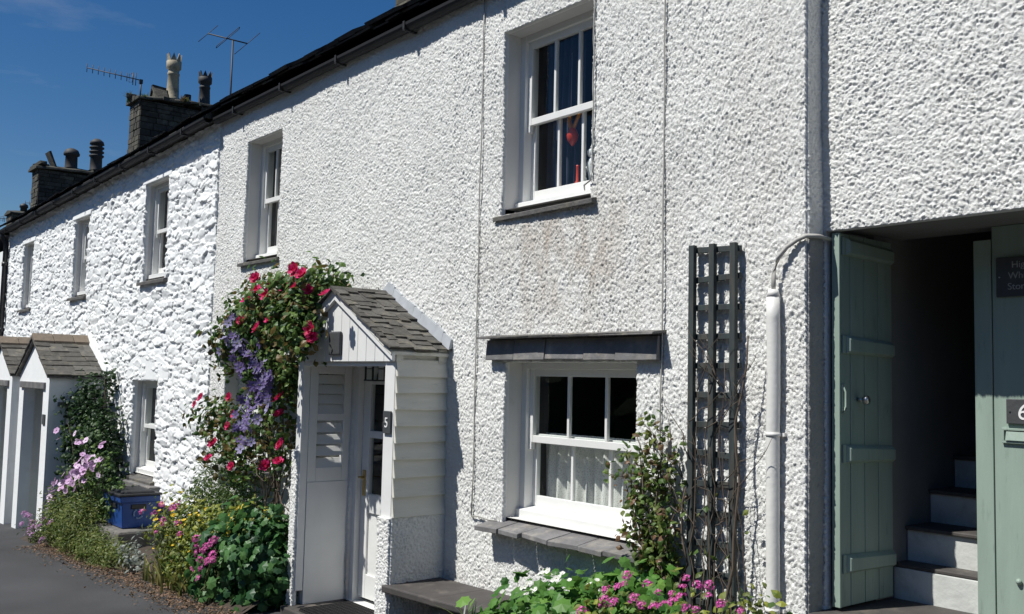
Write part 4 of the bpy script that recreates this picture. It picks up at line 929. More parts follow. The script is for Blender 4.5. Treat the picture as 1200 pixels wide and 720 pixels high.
# far houses beyond the row
far = thing('cottage', 'farthest plain white cottage beyond the black drainpipe at the left edge', 'cottage', (-27, .0, gz(-27)))
m = MB(); m.box(-36, SX0 - .01, .02, 5.5, -2.2, 4.08); m.build('wall', M['limewash'], far)
roof_strip(far, -36, SX0 - .0, seed=55, y0=-.12, courses=12, thick=False)
for x in (-24.5, -28.5, -32.5):
    for z0 in (.0, 2.65):
        m = MB()
        for a, b, c, d in ((0, .07, 0, 1.15), (.73, .8, 0, 1.15), (.07, .73, 0, .08), (.07, .73, 1.08, 1.15), (.07, .73, .55, .60), (.385, .415, .08, .55), (.385, .415, .60, 1.08)): m.box(x + a, x + b, -.02, .03, z0 + c, z0 + d)
        w = m.build('window', M['white'], far)
        m = MB(); m.box(x + .05, x + .75, .005, .025, z0 + .05, z0 + 1.1); m.build('pane', mat('dark_pane', (.02, .022, .026), .08, .1, 3), w)
        m = MB(); m.box(x - .08, x + .88, -.09, .03, z0 - .06, z0 - .002); m.build('sill', M['slate'], w)

# ------------------------------------------------------------------ chimneys
def chimney(house, x0, x1, y0, y1, zb, zt, seed, cap=.06, sag=0., m='chim'):
    mb = MB(); q = random.Random(seed); z = zb
    while z < zt - .02:
        h = min(q.uniform(.08, .15), zt - z)
        for (fx, ax) in ((0, 'f'), (1, 's'), (2, 'l'), (3, 'b')):
            a0, a1 = (x0, x1) if ax in 'fb' else (y0, y1); a = a0
            while a < a1 - .01:
                w = min(q.uniform(.18, .42), a1 - a)
                if a1 - a - w < .1: w = a1 - a
                o = q.uniform(0, .022); g = .005
                if ax == 'f': mb.box(a + g, a + w - g, y0 - o, y0 + .12, z + g, z + h - g)
                if ax == 'b': mb.box(a + g, a + w - g, y1 - .12, y1 + o, z + g, z + h - g)
                if ax == 's': mb.box(x1 - .12, x1 + o, a + g, a + w - g, z + g, z + h - g)
                if ax == 'l': mb.box(x0 - o, x0 + .12, a + g, a + w - g, z + g, z + h - g)
                a += w
        z += h
    ch = mb.build('chimney', M[m], house, bevel=.006)
    mb = MB(); mb.box(x0 + .012, x1 - .012, y0 + .012, y1 - .012, zb, zt - .01); mb.build('chimney_core', M['mortar'], ch)
    mb = MB(); n = 7
    pts = []
    for i in range(n + 1):
        t = i / n; y = y0 - cap + (y1 - y0 + 2 * cap) * t; d = sag * t + q.uniform(-.015, .015)
        pts.append([(x0 - cap, y, zt + d), (x1 + cap, y, zt + d + q.uniform(-.01, .01)), (x1 + cap * .8, y, zt + .055 + d), ((x0 + x1) / 2, y, zt + .13 + .04 * math.sin(t * 3.1) + d), (x0 - cap * .8, y, zt + .055 + d)])
    vs = [p for r in pts for p in r]; fs = []
    for i in range(n):
        for k in range(5): fs.append((5 * i + k, 5 * i + (k + 1) % 5, 5 * (i + 1) + (k + 1) % 5, 5 * (i + 1) + k))
    fs += [(4, 3, 2, 1, 0), tuple(5 * n + k for k in range(5))]
    mb.add(vs, fs); mb.build('chimney_cap', M['mortar'], ch, bevel=.01)
    return ch
def pot(house, ch, x, y, z, h, r, kind='buff'):
    mb = MB()
    if kind == 'crown':
        mb.lathe([(r * 1.35, 0), (r * 1.25, .07), (r * 1.0, .12), (r * .88, h * .55), (r * .95, h * .56), (r * .95, h * .60), (r * .86, h * .61), (r * .86, h * .66), (r * 1.15, h * .70), (r * 1.18, h * .84), (r * 1.1, h * .845), (r * .8, h * .84)], (x, y, z), 24)
        for k in range(8):
            a = 2 * math.pi * k / 8; b = 2 * math.pi * (k + 1) / 8; mid = (a + b) / 2; R1, R0 = r * 1.16, r * .98
            p = [(x + R1 * math.cos(a), y + R1 * math.sin(a), z + h * .84), (x + R1 * math.cos(b), y + R1 * math.sin(b), z + h * .84), (x + R1 * 1.02 * math.cos(mid), y + R1 * 1.02 * math.sin(mid), z + h)]
            p2 = [(x + (u - x) * R0 / R1, y + (v - y) * R0 / R1, w) for u, v, w in p]
            mb.add(p + p2, [(0, 1, 2), (5, 4, 3), (0, 3, 4, 1), (1, 4, 5, 2), (2, 5, 3, 0)])
    elif kind == 'cowl':
        mb.lathe([(r * 1.15, 0), (r, .05), (r * .95, h * .42), (r * 1.2, h * .46), (r * 1.2, h * .50), (r * .95, h * .51), (r * .95, h * .56), (r * 1.2, h * .58), (r * 1.2, h * .62), (r * .95, h * .63), (r * .95, h * .69), (r * 1.2, h * .71), (r * 1.2, h * .75), (r * .9, h * .76), (r * .9, h * .82), (r * 1.2, h * .83), (r * 1.05, h * .92), (r * .5, h)], (x, y, z), 20)
    else:
        mb.lathe([(r * 1.1, 0), (r, .04), (r * .95, h * .62), (r * 1.25, h * .66), (r * 1.3, h * .74), (r * 1.0, h * .92), (r * .45, h)], (x, y, z), 20)
    return mb.build('chimney_pot', M['buff' if kind == 'crown' and h > .85 else 'sooty'], ch)
ch1 = chimney(row_, -19.72, -19.10, 1.72, 3.16, 5.2, 7.0, 3, .07, .12)
pot(row_, ch1, -19.40, 2.44, 7.14, 1.0, .125, 'crown'); pot(row_, ch1, -19.40, 3.10, 7.12, .80, .118, 'crown')
def cap_stones(ch, x0, x1, y0, y1, z, n, seed):
    mb = MB(); q = random.Random(seed)
    for i in range(n):
        cx, cy = q.uniform(x0, x1), q.uniform(y0, y1); l, w, h = q.uniform(.08, .2), q.uniform(.07, .16), q.uniform(.04, .11); a, tl = q.uniform(0, 3), q.uniform(-.35, .35)
        mt = Matrix.Translation((cx, cy, z + q.uniform(-.02, .04))) @ Matrix.Rotation(a, 4, 'Z') @ Matrix.Rotation(tl, 4, 'X')
        mb.hexa([mt @ Vector((sx * l * q.uniform(.75, 1), sy * w * q.uniform(.75, 1), sz * h)) for sz in (-.5, .5) for sx, sy in ((-1, -1), (1, -1), (1, 1), (-1, 1))])
    mb.build('cap_stones', M['mortar'], ch, bevel=.008)
cap_stones(ch1, -19.75, -19.08, 1.66, 3.2, 7.08, 26, 3)
m = MB(); m.tube([(-19.4, 2.75, 7.2), (-19.4, 2.75, 7.36)], .07, 12); m.build('pot_stub', M['sooty'], ch1)
m = MB(); m.prism([(-19.66, 2.05, 7.10), (-19.16, 2.05, 7.10), (-19.41, 2.05, 7.40)], (0, .04, .0)); m.prism([(-19.60, 2.02, 7.09), (-19.56, 2.02, 7.09), (-19.36, 2.02, 7.42), (-19.42, 2.02, 7.42)], (0, .28, -.02)); m.prism([(-19.20, 2.02, 7.09), (-19.16, 2.02, 7.09), (-19.38, 2.02, 7.41), (-19.43, 2.02, 7.41)], (0, .28, -.02)); m.build('slate_cowl', M['chim'], ch1)
ch2 = chimney(far, -27.25, -26.6, 1.66, 3.35, 5.0, 6.80, 5, .09, .06)
pot(far, ch2, -26.9, 2.50, 6.95, .55, .155, 'cap'); pot(far, ch2, -26.9, 3.12, 6.98, .88, .155, 'cowl')
m = MB(); m.hexa([(-27.1, 2.08, 6.9), (-26.7, 2.08, 6.9), (-26.7, 2.12, 6.9), (-27.1, 2.12, 6.9), (-27.1, 1.90, 7.30), (-26.7, 1.90, 7.30), (-26.7, 1.95, 7.32), (-27.1, 1.95, 7.32)]); m.build('slate_cowl', M['chim'], ch2)
cap_stones(ch2, -27.3, -26.55, 1.6, 3.4, 6.90, 22, 5)
ch3 = chimney(far, -33.2, -32.5, 2.31, 2.95, 4.9, 6.42, 7, .06)
m = MB(); m.lathe([(.10, 0), (.10, .16), (.13, .17), (.12, .25), (.05, .30)], (-32.8, 2.7, 6.52), 12); m.build('chimney_pot', M['alu'], ch3)
ch4 = chimney(house5, -10.3, -9.55, 2.02, 3.3, 4.9, 7.2, 9, .06)
pot(house5, ch4, -9.9, 2.5, 7.32, .8, .13, 'crown'); pot(house5, ch4, -9.9, 2.95, 7.32, .6, .13, 'cap')

# ------------------------------------------------------------------ aerials
RT = Vector((.632, .774, .023))
def yagi(label, base, top, boom, tilt, n, el, group=None):
    t = thing('tv_aerial', label, 'tv aerial', base)
    m = MB(); m.tube([base, top], .016, 8); m.build('mast', M['alu'], t)
    m = MB(); p = Vector(top) + RT * .03; q = p - RT * boom + Vector((0, 0, tilt)); m.tube([p, q], .010, 6); b = m.build('boom', M['alu'], t)
    for i in range(n):
        m = MB(); c = p.lerp(q, .28 + .72 * i / (n - 1)); m.tube([c - Vector((0, 0, el)), c + Vector((0, 0, el))], .007, 5); m.build('element', M['alu'], b)
    for s in (.12, .17): m = MB(); c = p.lerp(q, s); m.tube([c - Vector((0, 0, el * 1.5)), c + Vector((0, 0, el * 1.5))], .008, 5); m.build('reflector', M['alu'], b)
    m = MB()
    c = p.lerp(q, .21); m.tube([c + RT * .03 + Vector((0, 0, el)), c - RT * .03 + Vector((0, 0, el)), c - RT * .03 - Vector((0, 0, el)), c + RT * .03 - Vector((0, 0, el)), c + RT * .03 + Vector((0, 0, el))], .006, 5)
    m.build('dipole', M['alu'], b)
    m = MB(); c = Vector(top); m.box(c.x - .03, c.x + .03, c.y - .03, c.y + .03, c.z - .06, c.z + .02); m.build('clamp', M['black'], t)
    return t
AG = 'aerials on the chimneys'
yagi('many toothed tv aerial on the fern grown chimney, pointing left', (-19.08, 1.70, 6.85), (-19.08, 1.70, 7.36), 1.10, .26, 8, .085, AG)
yagi('tiny far aerial with upright teeth just left of the second chimney', (-32.0, 3.35, 6.2), (-32.0, 3.35, 6.78), .9, .05, 6, .07, AG)
yagi('smallest and farthest aerial, low at the left edge of the sky', (-34.5, 2.6, 6.2), (-34.5, 2.6, 6.52), 1.0, .05, 5, .07, AG)
t = thing('tv_aerial', 'three armed tv aerial on a tall mast beside the black chimney pot', 'tv aerial', (-18.9, 3.45, 6.6), AG)
top = Vector((-18.9, 3.45, 8.54)); m = MB(); m.tube([(-18.9, 3.45, 6.4), top], .02, 8); m.build('mast', M['alu'], t)
m = MB(); a = top - RT * .52 + Vector((0, 0, .15)); b = top + RT * .30 - Vector((0, 0, .06)); m.tube([a, b], .014, 6); bm = m.build('boom', M['alu'], t)
dv = Vector((.35, .43, .0)).normalized()
for c, L_ in ((a, .23), (a.lerp(b, .50), .27), (b, .30)):
    m = MB(); e = RT * L_ * .85 + Vector((0, 0, L_ * .75)); m.tube([c - e, c + e], .007, 5)
    if c is not a and c is not b:
        m.tube([c - e, c - e + Vector((.02, 0, .04)), c + e + Vector((.02, 0, .04)), c + e], .007, 5)
    m.build('element', M['alu'], bm)

# ------------------------------------------------------------------ twin gabled porches of the stone row
def gable_porch(x0, x1, yf, zg, ze, za, label):
    t = thing('porch', label, 'porch', ((x0 + x1) / 2, yf / 2, zg), 'small white gabled porches of the stone row')
    xa = (x0 + x1) / 2 - .02; ox0, ox1, oz = x0 + .27, x1 - .30, 1.42
    m = MB()
    m.prism([(x0, yf, zg - .3), (ox0, yf, zg - .3), (ox0, yf, oz), (x0, yf, oz)], (0, .16, 0)); m.prism([(ox1, yf, zg - .3), (x1, yf, zg - .3), (x1, yf, oz), (ox1, yf, oz)], (0, .16, 0))
    m.prism([(x0, yf, oz), (x1, yf, oz), (x1, yf, ze), (xa, yf, za - .05), (x0, yf, ze)], (0, .16, 0))
    m.box(x0, x0 + .14, yf + .16, -.02, zg - .3, ze + .02)
    wy0, wy1, wz0, wz1 = yf + .22, -.12, .5, 1.18
    for a, b, c, d in ((yf + .16, wy0, zg - .3, ze + .02), (wy1, -.02, zg - .3, ze + .02), (wy0, wy1, zg - .3, wz0), (wy0, wy1, wz1, ze + .02)): m.box(x1 - .14, x1, a, b, c, d)
    m.build('wall', M['limewash'], t)
    m = MB(); m.box(ox0 - .14, ox1 + .12, yf - .03, yf + .02, oz - .01, oz + .085); m.build('lintel', M['sill_slate'], t, bevel=.008)
    m = MB(); m.box(x1 - .05, x1 + .035, wy0 - .1, wy1 + .06, wz1, wz1 + .06); m.build('lintel', M['sill_slate'], t, bevel=.006)
    m = MB()
    for a, b, c, d in ((wy0, wy0 + .04, wz0, wz1), (wy1 - .04, wy1, wz0, wz1), (wy0 + .04, wy1 - .04, wz0, wz0 + .05), (wy0 + .04, wy1 - .04, wz1 - .05, wz1), (wy0 + .04, wy1 - .04, (wz0 + wz1) / 2 - .012, (wz0 + wz1) / 2 + .012)): m.box(x1 - .10, x1 - .06, a, b, c, d)
    w = m.build('window', M['white'], t)
    m = MB(); m.add([(x1 - .08, wy0, wz0), (x1 - .08, wy1, wz0), (x1 - .08, wy1, wz1), (x1 - .08, wy0, wz1)], [(0, 1, 2, 3)]); m.build('pane', M['glass'], w)
    m = MB()
    def PR_(a, s): return (x1 + .08 + (xa - x1 - .08) * s, a, ze - .01 + (za - ze + .02) * s)
    def PL_(a, s): return (x0 - .08 + (xa - x0 + .08) * s, a, ze - .01 + (za - ze + .02) * s)
    slates(m, PR_, (yf - .06, .02), 8, .26, .018, int(-x0 * 10), 0, .01, .014); slates(m, PL_, (yf - .06, .02), 8, .26, .018, int(-x0 * 11), 0, .01, .014)
    rf = m.build('roof', M['brown_slate'], t)
    m = MB(); m.prism([(x0 - .07, yf - .05, ze - .03), (xa, yf - .05, za - .02), (x1 + .07, yf - .05, ze - .03), (x1 + .07, yf - .05, ze - .005), (xa, yf - .05, za + .008), (x0 - .07, yf - .05, ze - .005)], (0, -yf + .05, 0)); m.build('roof_boarding', M['slate'], rf)
    m = MB()
    for k in range(3):
        y = yf - .06 + (.06 - yf) / 3 * k; L_ = (.06 - yf) / 3 - .006
        m.prism([(xa - .15, y, za - .075), (xa, y, za + .022), (xa + .15, y, za - .075), (xa + .15, y, za - .015), (xa, y, za + .095), (xa - .15, y, za - .015)], (0, L_, 0))
    m.build('ridge_stone', M['ridge'], rf, bevel=.006)
    m = MB()
    for s in (-1, 1):
        xe = x1 + .1 if s > 0 else x0 - .1; a = Vector((xa, 0, za + .06)); b = Vector((xe, 0, ze + .02)); q = random.Random(s + 3); k = 7
        for i in range(k):
            p, r = a.lerp(b, i / k), a.lerp(b, (i + 1) / k); h = .10 + q.uniform(-.02, .03)
            m.hexa([(p.x, -.075, p.z - .03), (r.x, -.075, r.z - .03), (r.x, .0, r.z), (p.x, .0, p.z), (p.x, -.05, p.z + h), (r.x, -.05, r.z + h), (r.x, .0, r.z + h), (p.x, .0, p.z + h)])
    m.build('fillet', M['rubble'], rf)
    return t
gable_porch(-16.2, -14.5, -.77, gz(-15.5) - .03, 1.60, 2.12, 'white gabled porch with slate roof, the nearer of the pair, climber on its side')
gable_porch(-18.28, -16.70, -.77, gz(-17.5) - .03, 1.60, 2.12, 'white gabled porch with slate roof, the farther one cut by the left edge')
t = thing('number_plaque', 'small grey number plate on the front of the nearer white stone porch', 'house number', (-14.67, -.77, .95))
m = MB(); m.box(-14.73, -14.60, -.785, -.771, .92, 1.06); m.build('plate', M['plate_slate'], t)

# ------------------------------------------------------------------ recycling box on its stone
m = MB(); q = random.Random(12)
m.hexa([(-12.62, -.74, -.5), (-11.5, -.72, -.5), (-11.5, -.05, -.5), (-12.62, -.05, -.5), (-12.58, -.70, -.16), (-11.52, -.68, -.15), (-11.52, -.05, -.14), (-12.6, -.05, -.15)])
tag(m.build('stone_block', M['stone'], None, bevel=.03), 'dark stone block under the blue recycling box', 'stone block')
t = thing('recycling_box', 'blue plastic recycling box with a black lid standing on a stone block', 'recycling box', (-12.03, -.39, -.145))
bx = (-12.34, -11.70, -.61, -.17); zb, zt_b = -.145, .225; tp = .035
m = MB(); x0, x1, y0, y1 = bx
def ringp(d, z): return [(x0 + d, y0 + d, z), (x1 - d, y0 + d, z), (x1 - d, y1 - d, z), (x0 + d, y1 - d, z)]
lv = ringp(tp, zb) + ringp(.012, zt_b - .07) + ringp(-.012, zt_b - .07) + ringp(-.014, zt_b) + ringp(.004, zt_b) + ringp(tp + .012, zb + .02)
m.add(lv, [(3, 2, 1, 0)] + [(4 * k + i, 4 * k + (i + 1) % 4, 4 * k + 4 + (i + 1) % 4, 4 * k + 4 + i) for k in range(5) for i in range(4)] + [(20, 21, 22, 23)])
m.build('body', M['blue'], t, bevel=.012)
m = MB(); m.hexa(ringp(-.03, zt_b + .002) + ringp(-.03, zt_b + .03)); m.hexa(ringp(.03, zt_b + .03) + ringp(.05, zt_b + .055)); m.build('lid', M['blackplastic'], t, bevel=.01)
m = MB(); m.box(x0 + .20, x0 + .44, y0 + .005, y0 + .02, zt_b - .15, zt_b - .095); m.build('handle', M['blackplastic'], t, bevel=.008)
m = MB(); m.box(x1 - .02, x1 - .005, y0 + .12, y0 + .30, zt_b - .15, zt_b - .095); m.build('handle', M['blackplastic'], t, bevel=.008)
# faded recycling loop and line of print moulded on the long side
cx_, cy_, cz_ = x1 - .006, -.40, .02
for k in range(3):
    m = MB()
    for j in range(5):
        a = 2 * math.pi * k / 3 + j * .32; b = a + .28; r0, r1 = .045, .062
        m.hexa([(cx_ - .012, cy_ + r0 * math.cos(a), cz_ + r0 * math.sin(a)), (cx_ - .012, cy_ + r1 * math.cos(a), cz_ + r1 * math.sin(a)), (cx_ - .012, cy_ + r1 * math.cos(b), cz_ + r1 * math.sin(b)), (cx_ - .012, cy_ + r0 * math.cos(b), cz_ + r0 * math.sin(b)),
                (cx_ - .004, cy_ + r0 * math.cos(a), cz_ + r0 * math.sin(a)), (cx_ - .004, cy_ + r1 * math.cos(a), cz_ + r1 * math.sin(a)), (cx_ - .004, cy_ + r1 * math.cos(b), cz_ + r1 * math.sin(b)), (cx_ - .004, cy_ + r0 * math.cos(b), cz_ + r0 * math.sin(b))])
    m.build('emblem', M['faded'], t)
# ------------------------------------------------------------------ plants
def plant(name, label, cat, base, blobs, size, mats, shape=OVAL, seed=1, clump=.06, per=7, stems=12, stem_m='stem', group=None, droop=.25, up=.5, stem_r=.006, anchor=None):
    t = thing(name, label, cat, base, group)
    P, Nn = cloud(blobs, seed, clump, per, up)
    k = P[:, 1] < -.02; P, Nn = P[k], Nn[k]
    leaves('foliage', t, P, Nn, size, [M[q] for q in mats], shape, seed, droop)
    m = MB(); rg = random.Random(seed)
    for i in range(stems):
        b = rg.choice(blobs); e = (b[0] + rg.uniform(-.7, .7) * b[3], min(-.03, b[1] + rg.uniform(-.7, .7) * b[4]), b[2] + rg.uniform(-.3, .8) * b[5])
        a = anchor or base
        twig(m, (a[0] + rg.uniform(-.12, .12), min(-.03, a[1] + rg.uniform(-.05, .05)), a[2]), e, stem_r * rg.uniform(.8, 1.4), stem_r * .4, seed * 100 + i, .06)
    m.build('stem', M[stem_m], t)
    return t

rose_b = [petal_flower('bloom', 7, .060, [M['rose'], M['rose_b']], .38, 5, seed=s) for s in (1, 2)]
UPB = [(-8.95, -.34, 2.12, .52, .26, .34, 1300), (-8.30, -.40, 2.24, .5, .30, .36, 1700), (-7.65, -.46, 2.34, .42, .28, .24, 1000), (-7.30, -.40, 2.46, .24, .16, .10, 190),
       (-8.25, -.32, 1.90, .5, .22, .28, 900), (-7.95, -.32, 1.74, .2, .14, .22, 380), (-8.6, -.3, 1.75, .3, .2, .3, 420), (-7.42, -.66, 2.13, .26, .08, .26, 640), (-7.15, -.66, 2.0, .12, .06, .14, 130), (-9.3, -.34, 1.95, .25, .2, .25, 260)]
rose = plant('climbing_rose', 'big climbing rose with crimson blooms sprawling over the slate porch roof', 'rose', (-8.35, -.18, gz(-8.4) + .15), UPB, .072, ['rose_leaf', 'rose_leaf', 'rose_dark', 'rose_bronze'], seed=3, clump=.07, stems=0, stem_m='bark', stem_r=.010)
m = MB(); q = random.Random(31)
for i in range(6):
    b = q.choice(UPB[:2] + UPB[5:8]); twig(m, (-8.35 + q.uniform(-.3, .3), -.18, gz(-8.4) + .15), (min(-7.75, b[0] + q.uniform(-.4, .4)), -.2 + q.uniform(-.15, .1), b[2] + q.uniform(-.1, .2)), .011, .004, 900 + i, .07, 8)
for i in range(7): twig(m, (-7.9 - .2 * i, -.35, 2.1), (-7.25 - .12 * i, -.42, 2.48 + q.uniform(-.05, .05)), .005, .003, 950 + i, .04, 6)
m.build('stem', M['bark'], rose)
blooms('bloom', rose_b, rose, ROSE_UP, 5, .75, 1.2)
LOB = [(-9.75, -.30, 1.22, .42, .2, .26, 330), (-9.25, -.32, .98, .42, .22, .28, 330), (-8.85, -.3, 1.28, .3, .2, .22, 190), (-8.30, -.28, 1.30, .3, .16, .22, 150), (-8.25, -.28, .92, .32, .16, .16, 170), (-8.9, -.3, .8, .3, .2, .14, 150)]
rose2 = plant('rose_bush', 'lower rose bush with scattered red blooms against the wall under the purple clematis', 'rose', (-9.1, -.2, gz(-9) + .15), LOB, .068, ['rose_leaf', 'rose_dark', 'rose_bronze'], seed=6, clump=.08, stems=4, stem_m='bark', stem_r=.009)
blooms('bloom', rose_b, rose2, ROSE_LO, 8, .8, 1.2)
m = MB()
twig(m, (-7.75, -.42, 1.25), (-8.5, -.3, .55), .006, .008, 3, .05); twig(m, (-7.7, -.45, .5), (-8.9, -.35, .9), .005, .004, 4, .05); twig(m, (-7.72, -.3, .75), (-8.4, -.3, 1.0), .005, .004, 9, .05)
m.build('cane', M['bark'], rose2)
cm = [petal_flower('bloom', 6, .046, [M[a], M['lime']], .2, 1, 1, .82, seed=s) for s, a in ((1, 'purple'), (2, 'purple_b'), (3, 'purple'))]
CLB = [(p[0], p[1] + .12, p[2], .12, .06, .12, 8) for p in PURPLE[::2]]
clem = plant('clematis', 'purple clematis trailing down through the roses beside the porch', 'clematis', (-8.45, -.3, gz(-8.5) + .15), CLB, .05, ['rose_leaf', 'mid'], seed=12, stems=3, stem_m='bark', stem_r=.004)
blooms('bloom', cm, clem, PURPLE + [(p[0] + .05 * math.sin(7 * i), p[1] + .05 * math.cos(3 * i), p[2] - .07 + .05 * math.sin(5 * i)) for i, p in enumerate(PURPLE) if i % 3], 4, .8, 1.25, (.2, -1, .1), .8)

plant('shrub', 'small fine leaved green shrub against the wall under the roses', 'shrub', (-9.6, -.3, gz(-9.6) + .12), [(-9.75, -.3, .46, .40, .22, .36, 1700), (-9.25, -.28, .40, .36, .2, .34, 1500)], .052, ['fine', 'rose_dark', 'mid'], LANCE, 14, .04, 9, 14)
YB_ = [(-9.75, -.58, .08, .45, .28, .34, 1700), (-8.95, -.55, .12, .5, .3, .34, 1900), (-8.3, -.50, .25, .35, .22, .24, 800), (-9.2, -.78, -.12, .5, .1, .16, 700)]
yel = plant('poppy_plant', 'light green plant dotted with yellow flowers in the middle of the bed', 'flowering plant', (-9.1, -.5, gz(-9.1) + .1), YB_, .050, ['lime', 'mid', 'fine_b', 'lime'], OVAL, 17, .06, 8, 18)
yb = [petal_flower('bloom', 5, .020, [M['yellow']], .4, 1, None, 1.3, seed=s) for s in (1, 2)]
blooms('bloom', yb, yel, surf_pts(YB_[:3], 88, 9, 1.10), 6, .7, 1.25, (.2, -.8, 1))
GB = [(-8.15, -.55, .06, .42, .30, .40, 1300), (-7.87, -.52, -.02, .2, .26, .36, 520), (-8.45, -.74, -.08, .30, .2, .28, 560)]
plant('geranium', 'dense dark green plant with broad lobed leaves beside the porch post', 'plant', (-8.1, -.55, gz(-8.1) + .1), GB, .082, ['ger', 'ger', 'ger_b'], LOBED, 19, .07, 5, 16)
ph = [floret_head('bloom', 16, .035, .014, [M['pink'], M['pink_b']], s) for s in (1, 2, 3)]
PA = [(-9.7, -.82, .02, .18, .12, .26, 140)]
t = plant('phlox', 'pink phlox on pale stems at the left end of the bed near the blue box', 'phlox', (-9.7, -.8, gz(-9.7) + .05), PA, .04, ['silver', 'mid'], LANCE, 23, .05, 6, 14)
blooms('bloom', ph, t, PHLOX_A, 3, .8, 1.3, (.1, -.7, 1))
t = plant('phlox', 'bright pink phlox spilling over the front edge of the bed above fallen leaves', 'phlox', (-8.4, -.9, gz(-8.4) + .02), [(-8.35, -.86, .02, .2, .08, .2, 110)], .035, ['mid', 'fine'], LANCE, 24, .05, 6, 14)
blooms('bloom', ph, t, PHLOX_B, 4, .8, 1.4, (.1, -.8, .8))
def straps(name, label, cat, base, n, length, mats, seed, spread=.25, width=.012):
    t = thing(name, label, cat, base); rg = random.Random(seed); mb = MB()
    for i in range(n):
        a = rg.uniform(0, 6.28); d = Vector((math.cos(a), math.sin(a), 0)); L_ = length * rg.uniform(.6, 1.2); lean = rg.uniform(.15, .9)
        o = Vector(base) + Vector((rg.gauss(0, spread), rg.gauss(0, spread * .3), 0)); s = Vector((-d.y, d.x, 0)); vs = []
        for k in range(6):
            u = k / 5; p = o + d * (lean * L_ * u * u) + Vector((0, 0, L_ * u * (1 - .45 * lean * u))); w = width * (1 - u ** 2) + .0015
            vs += [p - s * w, p + d * w * .4, p + s * w]
        fs = [(3 * k + j, 3 * k + j + 1, 3 * k + j + 4, 3 * k + j + 3) for k in range(5) for j in (0, 1)]
        mb.add(vs, fs, rg.randrange(len(mats)), True)
    mb.build('foliage', [M[q] for q in mats], t)
    return t
straps('grass_tuft', 'yellowing strap leaved tuft at the front of the bed', 'grass', (-9.3, -.84, gz(-9.3)), 90, .34, ['strap', 'strap', 'strap_b'], 3, .26)
straps('grass_tuft', 'few tall green blades standing beside the left porch post', 'grass', (-7.86, -.3, .1), 14, .5, ['strap_b', 'lush'], 5, .06)
plant('lambs_ear', 'silvery grey leaved plant at the corner of the dark stone block', 'plant', (-10.6, -.86, gz(-10.6)), [(-10.5, -.84, -.24, .22, .1, .2, 130)], .06, ['silver'], OVAL, 31, .05, 5, 6)
BB = [(-13.25, -.82, -.26, .55, .22, .40, 3000), (-12.5, -.82, -.24, .5, .24, .40, 3200), (-11.75, -.88, -.37, .5, .18, .22, 1900), (-11.15, -.86, -.36, .4, .16, .16, 900)]
plant('shrub', 'low bushy fine leaved green shrub in front of the blue box', 'shrub', (-12.4, -.8, gz(-12.4)), BB, .055, ['fine', 'fine_b', 'fine', 'fine_b'], LANCE, 37, .045, 9, 24, up=.9)
IB = [(-14.25, -.36, 1.20, .42, .26, .36, 900), (-13.75, -.32, .75, .5, .24, .5, 1300), (-13.5, -.34, .15, .5, .26, .45, 1200), (-14.2, -.4, .55, .35, .2, .4, 550), (-14.0, -.15, 1.5, .2, .1, .2, 130)]
ivy = plant('climber', 'tall dark evergreen climber covering the side of the white stone porch', 'climbing plant', (-13.9, -.2, gz(-13.9) + .1), IB, .070, ['ivy', 'ivy', 'ivy_b'], OVAL, 41, .07, 7, 24, 'bark', stem_r=.01)
LB = [(p[0], p[1] + .12, p[2], .14, .07, .13, 24) for p in LILAC[::2]] + [(-13.0, -.62, .02, .55, .16, .26, 800), (-12.3, -.5, .12, .4, .16, .24, 520), (-13.6, -.75, -.2, .4, .14, .24, 420)]
li = plant('clematis', 'pale lilac clematis flowering in a slanting drift across the dark climber', 'clematis', (-12.9, -.6, gz(-12.9) + .1), LB, .062, ['rose_dark', 'mid', 'rose_leaf'], OVAL, 43, .06, 7, 14, 'bark')
lm_ = [petal_flower('bloom', 6, .038, [M[a], M['lime']], .12, 1, 1, 1.15, seed=s) for s, a in ((4, 'lilac'), (5, 'lilac_b'), (6, 'lilac'))]
blooms('bloom', lm_, li, LILAC + [(p[0] + .09 * math.sin(7 * i), p[1] + .04 * math.cos(3 * i), p[2] - .05 + .07 * math.sin(5 * i)) for i, p in enumerate(LILAC)] + [(p[0] - .08 * math.cos(5 * i), p[1] - .03, p[2] + .06 * math.cos(4 * i)) for i, p in enumerate(LILAC[:16])], 6, .8, 1.3, (.3, -1, .3), .7)
mv = [floret_head('bloom', 14, .045, .018, [M['mauve'], M['lilac']], s) for s in (4, 5)]
t = plant('phlox', 'mauve flowers sprawling onto the tarmac at the foot of the white stone porch', 'phlox', (-13.9, -.98, gz(-13.9)), [(-13.85, -.96, -.42, .45, .12, .16, 420)], .045, ['mid', 'fine'], LANCE, 47, .05, 7, 14)
blooms('bloom', mv, t, MAUVE, 7, .8, 1.3, (.1, -.8, .9))

